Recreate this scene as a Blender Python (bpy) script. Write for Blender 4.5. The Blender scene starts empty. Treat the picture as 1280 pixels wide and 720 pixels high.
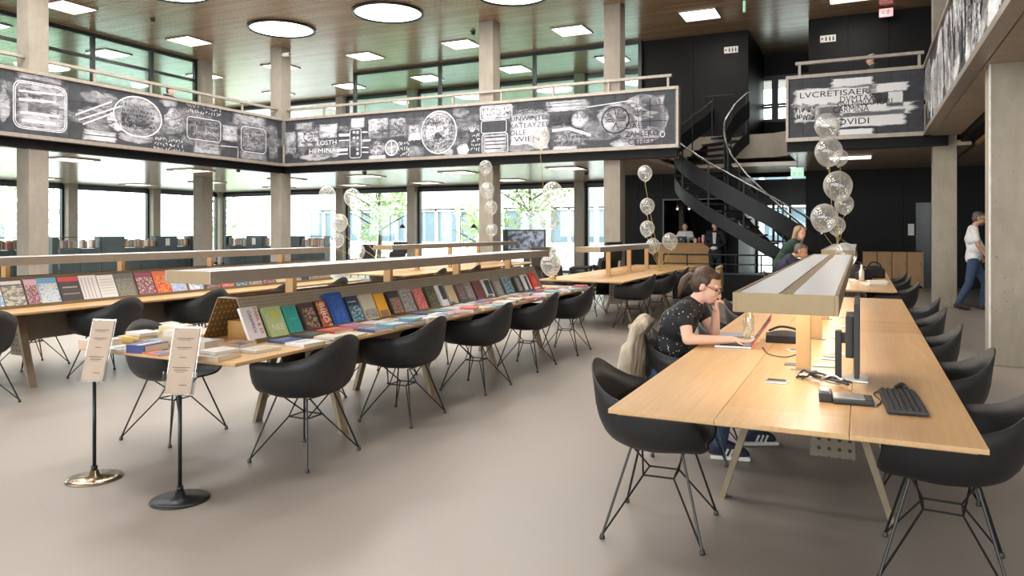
import bpy, bmesh, math, random
from mathutils import Vector, Matrix, Quaternion
R = math.radians
random.seed(7)
S = bpy.context.scene
COL = S.collection

# ------------------------------------------------------------------ camera
cam_d = bpy.data.cameras.new('camera')
cam = bpy.data.objects.new('camera', cam_d)
COL.objects.link(cam)
cam.location = (0, 0, 1.48)
cam.rotation_euler = (R(90), 0, R(25.39))
cam_d.sensor_width = 36
cam_d.lens = 36 * 920.7 / 1280
cam_d.shift_y = -72 / 1280
cam_d.clip_end = 300
S.camera = cam

# ------------------------------------------------------------------ world: bright overcast sky
W = bpy.data.worlds.new('overcast_sky')
S.world = W
W.use_nodes = True
nt = W.node_tree
bg = nt.nodes['Background']
tc = nt.nodes.new('ShaderNodeTexCoord')
nz = nt.nodes.new('ShaderNodeTexNoise')
nz.inputs['Scale'].default_value = 1.6
nz.inputs['Detail'].default_value = 3
cr = nt.nodes.new('ShaderNodeValToRGB')
cr.color_ramp.elements[0].color = (0.86, 0.96, 1.0, 1)
cr.color_ramp.elements[1].color = (1.0, 1.0, 1.0, 1)
nt.links.new(tc.outputs['Generated'], nz.inputs['Vector'])
nt.links.new(nz.outputs['Fac'], cr.inputs['Fac'])
nt.links.new(cr.outputs['Color'], bg.inputs['Color'])
bg.inputs['Strength'].default_value = 6.8

# ------------------------------------------------------------------ exposure and sampling quality
S.view_settings.view_transform = 'Standard'
S.view_settings.look = 'None'
S.view_settings.gamma = 1
S.view_settings.use_curve_mapping = False
S.view_settings.exposure = 0.2
cy = S.cycles
cy.max_bounces = 7
cy.diffuse_bounces = 4
cy.glossy_bounces = 3
cy.transmission_bounces = 6
cy.transparent_max_bounces = 24
cy.sample_clamp_indirect = 4
cy.caustics_reflective = False
cy.caustics_refractive = False
cy.use_denoising = True
SKY_W, LAMP_W, LOW_W, DESK_E = 95, 34, 16, 9.0

# ------------------------------------------------------------------ helpers: custom properties
def tag(o, label=None, cat=None, group=None, kind=None):
    if label: o['label'] = label
    if cat: o['category'] = cat
    if group: o['group'] = group
    if kind: o['kind'] = kind
    return o

def thing(name, label, cat, loc=(0, 0, 0), rz=0, group=None):
    o = bpy.data.objects.new(name, None)
    o.empty_display_size = .1
    COL.objects.link(o)
    o.location = loc
    o.rotation_euler = (0, 0, rz)
    return tag(o, label, cat, group)

def clone(o, parent=None):
    c = o.copy()
    COL.objects.link(c)
    if parent: c.parent = parent
    for ch in list(o.children): clone(ch, c)
    return c

def place(root, loc, rz=None, label=None, group=None):
    root.location = loc
    if rz is not None: root.rotation_euler = (0, 0, rz)
    if label: root['label'] = label
    if group: root['group'] = group
    return root

# ------------------------------------------------------------------ helpers: mesh builder
class MB:
    def __init__(s): s.v = []; s.f = []
    def add(s, vs, fs):
        b = len(s.v); s.v += [tuple(p) for p in vs]; s.f += [tuple(b + i for i in f) for f in fs]; return s
    def box(s, x0, x1, y0, y1, z0, z1, m=None):
        vs = [(x0,y0,z0),(x1,y0,z0),(x1,y1,z0),(x0,y1,z0),(x0,y0,z1),(x1,y0,z1),(x1,y1,z1),(x0,y1,z1)]
        if m is not None: vs = [m @ Vector(p) for p in vs]
        return s.add(vs, [(3,2,1,0),(4,5,6,7),(0,1,5,4),(1,2,6,5),(2,3,7,6),(3,0,4,7)])
    def cbox(s, c, d, m=None):
        return s.box(c[0]-d[0]/2, c[0]+d[0]/2, c[1]-d[1]/2, c[1]+d[1]/2, c[2]-d[2]/2, c[2]+d[2]/2, m)
    def quad(s, a, b, c, d): return s.add([a, b, c, d], [(0, 1, 2, 3)])
    def tube(s, pts, r, n=8, r1=None, caps=True):
        pts = [Vector(p) for p in pts]; k = len(pts); rings = []; up = None
        for i, p in enumerate(pts):
            t = (pts[min(i+1, k-1)] - pts[max(i-1, 0)])
            t = t.normalized() if t.length > 1e-9 else Vector((0, 0, 1))
            if up is None:
                up = Vector((0, 0, 1)) if abs(t.z) < .9 else Vector((1, 0, 0))
            a = (up - t * up.dot(t))
            a = a.normalized() if a.length > 1e-6 else t.orthogonal().normalized()
            up = a
            b = t.cross(a)
            rr = r if r1 is None else r + (r1 - r) * i / max(1, k - 1)
            if isinstance(r, (list, tuple)): rr = r[i]
            rings.append([p + a * rr * math.cos(2*math.pi*j/n) + b * rr * math.sin(2*math.pi*j/n) for j in range(n)])
        vs = [q for g in rings for q in g]; fs = []
        for i in range(k - 1):
            for j in range(n):
                fs.append((i*n+j, i*n+(j+1) % n, (i+1)*n+(j+1) % n, (i+1)*n+j))
        if caps:
            fs.append(tuple(range(n-1, -1, -1))); fs.append(tuple(range((k-1)*n, k*n)))
        return s.add(vs, fs)
    def lathe(s, prof, n=20, c=(0, 0, 0), m=None):
        vs = []; fs = []
        for (r, z) in prof:
            for j in range(n):
                p = Vector((c[0]+r*math.cos(2*math.pi*j/n), c[1]+r*math.sin(2*math.pi*j/n), c[2]+z))
                vs.append(m @ p if m is not None else p)
        for i in range(len(prof)-1):
            for j in range(n):
                fs.append((i*n+j, i*n+(j+1) % n, (i+1)*n+(j+1) % n, (i+1)*n+j))
        if prof[0][0] > 1e-6: fs.append(tuple(range(n-1, -1, -1)))
        if prof[-1][0] > 1e-6: fs.append(tuple(range((len(prof)-1)*n, len(prof)*n)))
        return s.add(vs, fs)
    def capsule(s, p0, p1, r0, r1, n=12):
        p0, p1 = Vector(p0), Vector(p1); d = p1 - p0
        L = d.length; t = d.normalized() if L > 1e-6 else Vector((0, 0, 1))
        pts = []; rs = []
        for a in (-85, -60, -30): pts.append(p0 + t*r0*math.sin(R(a))); rs.append(r0*math.cos(R(a)))
        pts.append(p0); rs.append(r0); pts.append(p1); rs.append(r1)
        for a in (30, 60, 85): pts.append(p1 + t*r1*math.sin(R(a))); rs.append(r1*math.cos(R(a)))
        return s.tube(pts, rs, n)
    def chain(s, pts, rs, n=12):
        for i in range(len(pts)-1): s.capsule(pts[i], pts[i+1], rs[i], rs[i+1], n)
        return s
    def ell(s, c, rad, rot=None, n=14, k=9):
        m = Matrix.Translation(Vector(c)) @ (rot.to_matrix().to_4x4() if rot is not None else Matrix.Identity(4))
        prof = [(math.cos(R(-90+180*i/k)), math.sin(R(-90+180*i/k))) for i in range(k+1)]
        vs = []; fs = []
        for (r, z) in prof:
            r = max(r, .02)
            for j in range(n):
                vs.append(m @ Vector((rad[0]*r*math.cos(2*math.pi*j/n), rad[1]*r*math.sin(2*math.pi*j/n), rad[2]*z)))
        for i in range(k):
            for j in range(n): fs.append((i*n+j, i*n+(j+1) % n, (i+1)*n+(j+1) % n, (i+1)*n+j))
        fs.append(tuple(range(n-1, -1, -1))); fs.append(tuple(range(k*n, (k+1)*n)))
        return s.add(vs, fs)
    def mesh(s, name, smooth=False, bevel=0):
        me = bpy.data.meshes.new(name)
        me.from_pydata([tuple(p) for p in s.v], [], s.f)
        if bevel:
            bm = bmesh.new(); bm.from_mesh(me)
            bmesh.ops.bevel(bm, geom=bm.edges[:], offset=bevel, segments=2, affect='EDGES', profile=.7)
            bm.to_mesh(me); bm.free()
        if smooth: me.polygons.foreach_set('use_smooth', [True]*len(me.polygons))
        me.update()
        return me
    def build(s, name, mat, parent=None, smooth=False, bevel=0):
        me = s.mesh(name, smooth, bevel)
        if mat: me.materials.append(mat)
        return obj(name, me, parent)

def obj(name, me, parent=None, loc=None):
    o = bpy.data.objects.new(name, me)
    COL.objects.link(o)
    if parent: o.parent = parent
    if loc: o.location = loc
    return o

def struct(name, mb, mat, parent=None, label=None, smooth=False, bevel=0):
    o = mb.build(name, mat, parent, smooth, bevel)
    if parent is None: tag(o, label, None, None, 'structure')
    return o

def fuse(name, mb, voxel, mat, parent, iters=4):
    """one continuous surface out of overlapping volumes"""
    me = mb.mesh(name)
    o = bpy.data.objects.new(name, me)
    COL.objects.link(o)
    m = o.modifiers.new('r', 'REMESH'); m.mode = 'VOXEL'; m.voxel_size = voxel
    k = o.modifiers.new('s', 'SMOOTH'); k.factor = .5; k.iterations = iters
    dg = bpy.context.evaluated_depsgraph_get()
    me2 = bpy.data.meshes.new_from_object(o.evaluated_get(dg))
    o.modifiers.clear()
    o.data = me2
    me2.name = name
    me2.materials.clear(); me2.materials.append(mat)
    me2.polygons.foreach_set('use_smooth', [True]*len(me2.polygons))
    if parent: o.parent = parent
    return o

# ------------------------------------------------------------------ materials
class N:
    """small node-tree helper"""
    def __init__(s, name):
        s.m = bpy.data.materials.new(name); s.m.use_nodes = True
        s.t = s.m.node_tree; s.b = s.t.nodes['Principled BSDF']; s.o = s.t.nodes['Material Output']
    def n(s, typ, **kw):
        x = s.t.nodes.new(typ)
        for k, v in kw.items():
            if k in x.inputs: x.inputs[k].default_value = v
            else: setattr(x, k, v)
        return x
    def l(s, a, b): s.t.links.new(a, b)
    def coord(s, scale=(1, 1, 1), which='Object'):
        c = s.n('ShaderNodeTexCoord'); mp = s.n('ShaderNodeMapping'); mp.inputs['Scale'].default_value = scale
        s.l(c.outputs[which], mp.inputs['Vector']); return mp.outputs['Vector']
    def noise(s, vec, scale, detail=4, rough=.55):
        x = s.n('ShaderNodeTexNoise'); x.inputs['Scale'].default_value = scale
        x.inputs['Detail'].default_value = detail; x.inputs['Roughness'].default_value = rough
        s.l(vec, x.inputs['Vector']); return x.outputs['Fac']
    def ramp(s, fac, stops, interp='LINEAR'):
        x = s.n('ShaderNodeValToRGB'); e = x.color_ramp; e.interpolation = interp
        while len(e.elements) < len(stops): e.elements.new(.5)
        for i, (p, c) in enumerate(stops):
            e.elements[i].position = p
            e.elements[i].color = (c, c, c, 1) if isinstance(c, (int, float)) else (*c[:3], 1)
        s.l(fac, x.inputs['Fac']); return x.outputs['Color']
    def math(s, op, a, b=None):
        x = s.n('ShaderNodeMath', operation=op)
        for i, q in enumerate((a, b)):
            if q is None: continue
            if isinstance(q, (int, float)): x.inputs[i].default_value = q
            else: s.l(q, x.inputs[i])
        return x.outputs[0]
    def mix(s, fac, a, b, mode='MIX'):
        x = s.n('ShaderNodeMixRGB', blend_type=mode)
        for i, q in enumerate((fac, a, b)):
            if isinstance(q, (int, float)): x.inputs[i].default_value = q
            elif isinstance(q, tuple): x.inputs[i].default_value = (*q[:3], 1)
            else: s.l(q, x.inputs[i])
        return x.outputs[0]
    def bump(s, h, strength=.2, dist=.01):
        x = s.n('ShaderNodeBump'); x.inputs['Strength'].default_value = strength; x.inputs['Distance'].default_value = dist
        s.l(h, x.inputs['Height']); s.l(x.outputs['Normal'], s.b.inputs['Normal'])
    def set(s, **kw):
        for k, v in kw.items():
            k = k.replace('_', ' ')
            if hasattr(v, 'is_output'): s.l(v, s.b.inputs[k])
            else: s.b.inputs[k].default_value = (*v, 1) if isinstance(v, tuple) else v
        return s

def plain(name, c, rough=.5, metal=0, var=.12, scale=12, bump=0, spec=.5):
    x = N(name); v = x.coord()
    f = x.noise(v, scale)
    col = x.ramp(f, [(.3, tuple(q*(1-var) for q in c)), (.7, tuple(min(1, q*(1+var)) for q in c))])
    x.set(Base_Color=col, Roughness=rough, Metallic=metal)
    x.b.inputs['Specular IOR Level'].default_value = spec
    if bump: x.bump(x.noise(v, scale*6), bump, .004)
    return x.m

def emit(name, c, e):
    x = N(name)
    x.set(Base_Color=(.8, .8, .8)); x.b.inputs['Emission Color'].default_value = (*c, 1)
    x.b.inputs['Emission Strength'].default_value = e
    return x.m

def wood(name, a, b, scale, rough=.42, along='y', ring=26):
    x = N(name)
    sc = {'y': (ring, 1.0, ring), 'x': (1.0, ring, ring), 'z': (ring, ring, 1.0)}[along]
    v = x.coord(sc)
    f = x.noise(v, scale, 6, .62)
    g = x.noise(x.coord(tuple(q*.18 + .4 for q in sc)), scale, 2)
    col = x.ramp(f, [(.28, a), (.72, b)])
    col = x.mix(x.ramp(g, [(.35, 0.0), (.75, .35)]), col, tuple(q*.78 for q in a), 'MIX')
    x.set(Base_Color=col, Roughness=rough)
    x.bump(f, .06, .003)
    return x.m

def concrete(name, c, var=.16):
    x = N(name); v = x.coord()
    f = x.noise(v, 3.2, 8, .65)
    st = x.noise(x.coord((5, 5, 1.2)), 2.2, 5)
    pit = x.noise(v, 26, 2)
    col = x.ramp(f, [(.25, tuple(q*(1-var) for q in c)), (.75, tuple(q*(1+var) for q in c))])
    col = x.mix(.3, col, x.ramp(st, [(.3, tuple(q*.7 for q in c)), (.7, tuple(q*1.15 for q in c))]))
    col = x.mix(x.ramp(pit, [(.27, .8), (.31, 0.0)]), col, tuple(q*.45 for q in c))
    x.set(Base_Color=col, Roughness=.8)
    x.bump(x.math('ADD', f, pit), .25, .006)
    return x.m

def slat_ceiling(name, a, b, period, rough, axis=1):
    x = N(name)
    c = x.n('ShaderNodeTexCoord'); sp = x.n('ShaderNodeSeparateXYZ'); x.l(c.outputs['Object'], sp.inputs[0])
    u = x.math('FRACT', x.math('MULTIPLY', sp.outputs[axis], 1/period))
    gap = x.math('LESS_THAN', x.math('ABSOLUTE', x.math('SUBTRACT', u, .5)), .09)
    idx = x.math('FLOOR', x.math('MULTIPLY', sp.outputs[axis], 1/period))
    cv = x.n('ShaderNodeCombineXYZ')
    o = 1 - axis
    x.l(x.math('FLOOR', x.math('ADD', x.math('MULTIPLY', sp.outputs[o], .4), x.math('MULTIPLY', idx, .37))), cv.inputs[0]); x.l(idx, cv.inputs[1])
    wn = x.n('ShaderNodeTexWhiteNoise'); x.l(cv.outputs[0], wn.inputs['Vector'])
    col = x.ramp(wn.outputs['Value'], [(0, a), (1, b)])
    col = x.mix(gap, col, tuple(q*.3 for q in a))
    x.set(Base_Color=col, Roughness=rough)
    x.b.inputs['Specular IOR Level'].default_value = .6
    x.bump(x.math('SUBTRACT', 1, gap), .3, .01)
    return x.m

def glass(name, tint, refl=.9, lo=.04):
    x = N(name)
    x.t.nodes.remove(x.b)
    tr = x.n('ShaderNodeBsdfTransparent'); tr.inputs[0].default_value = (*tint, 1)
    gl = x.n('ShaderNodeBsdfGlossy'); gl.inputs['Roughness'].default_value = .02; gl.inputs[0].default_value = (refl, refl, refl, 1)
    fr = x.n('ShaderNodeLayerWeight'); fr.inputs[0].default_value = .5
    mx = x.n('ShaderNodeMixShader')
    x.l(x.math('ADD', lo, x.math('MULTIPLY', x.math('POWER', fr.outputs['Facing'], 4.0), .7)), mx.inputs[0]); x.l(tr.outputs[0], mx.inputs[1]); x.l(gl.outputs[0], mx.inputs[2])
    x.l(mx.outputs[0], x.o.inputs[0])
    return x.m

def chalk(name, c, density, sx=5, sy=26):
    """chalk dust: streaky coverage, soft towards the edge stored in the point attribute 'a'"""
    x = N(name)
    at = x.n('ShaderNodeAttribute', attribute_name='a')
    f = x.noise(x.coord((sx, sx, sy)), 2.0, 6, .7)
    g = x.noise(x.coord((1, 1, 1)), 5.0, 3)
    cov = x.math('ADD', x.math('MULTIPLY', f, .75), x.math('MULTIPLY', g, .55))
    th = x.math('SUBTRACT', 1.12, x.math('MULTIPLY', at.outputs['Fac'], density))
    k = x.n('ShaderNodeMapRange'); x.l(x.math('SUBTRACT', cov, th), k.inputs[0])
    k.inputs[1].default_value = -.26; k.inputs[2].default_value = .34
    a = x.math('MULTIPLY', k.outputs[0], .9)
    df = x.n('ShaderNodeBsdfDiffuse'); df.inputs[0].default_value = (*c, 1)
    tr = x.n('ShaderNodeBsdfTransparent')
    mx = x.n('ShaderNodeMixShader'); x.l(a, mx.inputs[0]); x.l(tr.outputs[0], mx.inputs[1]); x.l(df.outputs[0], mx.inputs[2])
    x.t.nodes.remove(x.b); x.l(mx.outputs[0], x.o.inputs[0])
    return x.m

def dots(name, c, dot, period, rad, rough=.45, metal=0, axes=(1, 2)):
    """perforated sheet or dotted cloth"""
    x = N(name)
    tcn = x.n('ShaderNodeTexCoord'); sp = x.n('ShaderNodeSeparateXYZ'); x.l(tcn.outputs['Object'], sp.inputs[0])
    q = []
    for a in axes:
        u = x.math('SUBTRACT', x.math('FRACT', x.math('MULTIPLY', sp.outputs[a], 1/period)), .5)
        q.append(x.math('MULTIPLY', u, u))
    d = x.math('LESS_THAN', x.math('ADD', q[0], q[1]), rad*rad)
    f = x.noise(x.coord(), 8)
    base = x.ramp(f, [(.3, tuple(v*.92 for v in c)), (.7, tuple(v*1.06 for v in c))])
    x.set(Base_Color=x.mix(d, base, dot), Roughness=rough, Metallic=metal)
    return x.m

def print_mat(name, cols, scale, seed, stretch=(1, 1, 1), rough=.4):
    x = N(name)
    v = x.coord(stretch)
    ad = x.n('ShaderNodeVectorMath', operation='ADD'); x.l(v, ad.inputs[0]); ad.inputs[1].default_value = (seed*3.1, seed*1.7, seed*2.3)
    f = x.noise(ad.outputs[0], scale, 3, .6)
    k = len(cols)
    col = x.ramp(f, [(.3 + .4*i/max(1, k-1), c) for i, c in enumerate(cols)], 'CONSTANT')
    x.set(Base_Color=col, Roughness=rough)
    return x.m

MAT = dict(
    floor=None,
    conc=concrete('concrete', (.29, .255, .21)),
    conc_warm=concrete('concrete_warm', (.37, .325, .26)),
    ceil=slat_ceiling('ceiling_wood', (.33, .225, .145), (.43, .30, .20), .105, .24),
    ceil_low_lit=slat_ceiling('lower_ceiling_wood_lit', (.50, .41, .31), (.56, .47, .36), .105, .2),  # same wood as the upper ceiling, window reflections put into a paler colour
    black=plain('black_panel', (.0055, .0048, .005), .5, 0, .2, 2, 0, .16),
    dark=plain('dark_frame', (.016, .018, .018), .4),
    steel_black=plain('black_steel', (.016, .02, .024), .32, .3),
    trim=plain('pale_metal_trim', (.33, .285, .24), .4, .3),
    white=plain('white_plaster', (.8, .78, .74), .8),
    oak=wood('oak', (.54, .33, .15), (.66, .43, .215), 2.2, .36),
    oak_mid=wood('oak_centre', (.49, .285, .115), (.61, .385, .18), 2.2, .36),
    oak_rot=wood('oak_cross', (.49, .28, .115), (.60, .375, .17), 2.2, .36, 'x'),
    oak_edge=wood('oak_edge', (.33, .18, .07), (.45, .26, .115), 3, .5),
    ply=wood('warm_plywood', (.36, .20, .075), (.46, .27, .115), 2.5, .5, 'z', 18),
    counter=wood('counter_wood', (.33, .17, .045), (.46, .25, .075), 2.0, .45, 'x', 14),
    locker=wood('locker_wood', (.40, .23, .10), (.48, .29, .135), 2.0, .5, 'z', 20),
    bronze=plain('bronze_metal', (.27, .215, .145), .42, .55),
    lampgold=plain('champagne_metal', (.30, .215, .115), .4, .3, .05),
    lampside=plain('taupe_metal', (.33, .285, .235), .4, .3, .05),
    lampwhite=plain('white_acrylic', (.86, .86, .88), .22, 0, .02),
    post=wood('oak_post', (.48, .29, .12), (.58, .36, .16), 2, .45, 'z', 18),
    shell=plain('charcoal_shell', (.013, .0125, .0138), .5, 0, .1, 30),
    wire=plain('black_wire', (.012, .012, .012), .35, .2),
    rack=dots('perforated_rack', (.30, .25, .185), (.17, .14, .10), .022, .25, .45, .3),
    rack_end=dots('perforated_rack_end', (.25, .165, .07), (.60, .5, .33), .04, .17, .4, .4, (1, 2)),
    tray=dots('perforated_tray', (.19, .155, .115), (.03, .025, .02), .05, .2, .5, .3, (0, 2)),
    green_panel=plain('dark_green_panel', (.045, .065, .065), .35, 0, .2, 1.5),
    grey_panel=plain('slate_grey_panel', (.05, .065, .075), .5),
    glass=glass('window_glass', (.95, .985, .97)),
    glass_green=glass('green_glass', (.84, .96, .92)),
    tile=plain('slate_tile', (.034, .037, .046), .6, 0, .35, 6),
    grout=plain('pale_grout', (.20, .205, .22), .8),
    chalk_w=chalk('white_chalk', (.68, .68, .73), 1.08),
    chalk_w_lit=chalk('white_chalk_lit', (.90, .90, .92), 1.35, 3, 14),  # same white chalk, colour raised where too little light reaches the panels
    chalk_line=chalk('chalk_stroke', (.74, .74, .78), .95, 14, 14),
    chalk_d=chalk('dark_stroke', (.045, .045, .055), 1.35, 20, 20),
    page=plain('paper_pages', (.72, .66, .54), .8, 0, .08, 60),
    paper=plain('white_paper', (.76, .74, .72), .7, 0, .03),
    card=plain('beige_card', (.46, .35, .265), .6, 0, .04),
    acrylic=glass('clear_acrylic', (.97, .98, .98), 1.0, .09),
    ink=plain('grey_ink', (.12, .09, .07), .7),
    black_plastic=plain('black_plastic', (.014, .014, .015), .4),
    key=plain('key_plastic', (.03, .03, .033), .5),
    silver=plain('silver_metal', (.55, .54, .52), .3, .8),
    offwhite=plain('offwhite_plastic', (.7, .68, .62), .45),
    chrome=plain('polished_bronze', (.34, .28, .2), .25, .9),
    red=plain('red_lid', (.55, .05, .045), .35),
    carpet=plain('dark_carpet', (.06, .06, .065), .9, 0, .25, 80),
    skin=plain('skin', (.72, .44, .33), .5, 0, .06, 10),
    skin_red=plain('skin_ruddy', (.52, .27, .18), .5, 0, .08, 10),
    eye=plain('eye', (.05, .03, .02), .2),
    lip=plain('lips', (.50, .20, .16), .45),
    denim=plain('denim', (.035, .065, .13), .8, 0, .35, 40, .2),
    white_cloth=plain('white_cotton', (.75, .74, .75), .8, 0, .05, 12),
    black_cloth=plain('black_cloth', (.012, .012, .016), .75),
    navy=plain('navy_cloth', (.022, .022, .05), .8),
    green_cloth=plain('green_cloth', (.02, .045, .03), .8),
    gold=plain('gold_ribbon', (.55, .42, .12), .35, .5),
    bark=plain('bark', (.12, .09, .06), .9),
)

x = N('resin_floor'); v = x.coord()
f1 = x.noise(v, .5, 4); f2 = x.noise(v, 90, 3)
col = x.ramp(f1, [(.3, (.285, .25, .222)), (.7, (.325, .288, .255))])
col = x.mix(x.ramp(f2, [(.35, .25), (.5, 0.0)]), col, (.22, .195, .17))
x.set(Base_Color=col, Roughness=x.ramp(f1, [(.3, .34), (.7, .40)]))
x.b.inputs['Specular IOR Level'].default_value = .45
MAT['floor'] = x.m

x = N('balloon_film'); x.t.nodes.remove(x.b)
lw = x.n('ShaderNodeLayerWeight'); lw.inputs[0].default_value = .35
tr = x.n('ShaderNodeBsdfTransparent'); tr.inputs[0].default_value = (.96, .96, .95, 1)
gl = x.n('ShaderNodeBsdfGlossy'); gl.inputs['Roughness'].default_value = .08
tl = x.n('ShaderNodeBsdfTranslucent'); tl.inputs[0].default_value = (.9, .9, .86, 1)
df = x.n('ShaderNodeBsdfDiffuse'); df.inputs[0].default_value = (.85, .85, .82, 1)
m0 = x.n('ShaderNodeMixShader'); m0.inputs[0].default_value = .5; x.l(tl.outputs[0], m0.inputs[1]); x.l(df.outputs[0], m0.inputs[2])
m1 = x.n('ShaderNodeMixShader'); m1.inputs[0].default_value = .35; x.l(m0.outputs[0], m1.inputs[1]); x.l(gl.outputs[0], m1.inputs[2])
m2 = x.n('ShaderNodeMixShader')
x.l(x.ramp(lw.outputs['Facing'], [(0, .22), (1, .8)]), m2.inputs[0]); x.l(tr.outputs[0], m2.inputs[1]); x.l(m1.outputs[0], m2.inputs[2])
x.l(m2.outputs[0], x.o.inputs[0])
MAT['balloon'] = x.m

x = N('leaf'); v = x.coord()
f = x.noise(v, 1.5, 3)
x.set(Base_Color=x.ramp(f, [(.3, (.42, .58, .26)), (.7, (.62, .74, .42))]), Roughness=.6)
MAT['leaf'] = x.m

x = N('dotted_shirt'); v = x.coord()
vo = x.n('ShaderNodeTexVoronoi'); vo.inputs['Scale'].default_value = 36; x.l(v, vo.inputs['Vector'])
x.set(Base_Color=x.ramp(vo.outputs['Distance'], [(.0, (.55, .53, .5)), (.155, (.010, .010, .012))], 'CONSTANT'), Roughness=.8)
MAT['dotted'] = x.m
x = N('beige_canvas'); f = x.noise(x.coord((1, 1, .5)), 11, 3)
x.set(Base_Color=x.ramp(f, [(.3, (.36, .30, .225)), (.7, (.50, .43, .335))]), Roughness=.9); x.bump(f, 1.0, .04)
MAT['beige_cloth'] = x.m
def hair_mat(name, a, b):
    x = N(name); f = x.noise(x.coord((40, 40, 7)), 2, 4)
    x.set(Base_Color=x.ramp(f, [(.3, a), (.7, b)]), Roughness=.5); x.bump(f, .4, .006)
    return x.m
MAT['hair_brown'] = hair_mat('brown_hair', (.035, .017, .009), (.10, .05, .026))
MAT['hair_sandy'] = hair_mat('sandy_hair', (.25, .16, .08), (.42, .29, .16))
MAT['hair_grey'] = hair_mat('grey_hair', (.05, .04, .034), (.15, .125, .105))
MAT['hair_dark'] = hair_mat('dark_hair', (.012, .009, .007), (.04, .027, .02))

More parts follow.
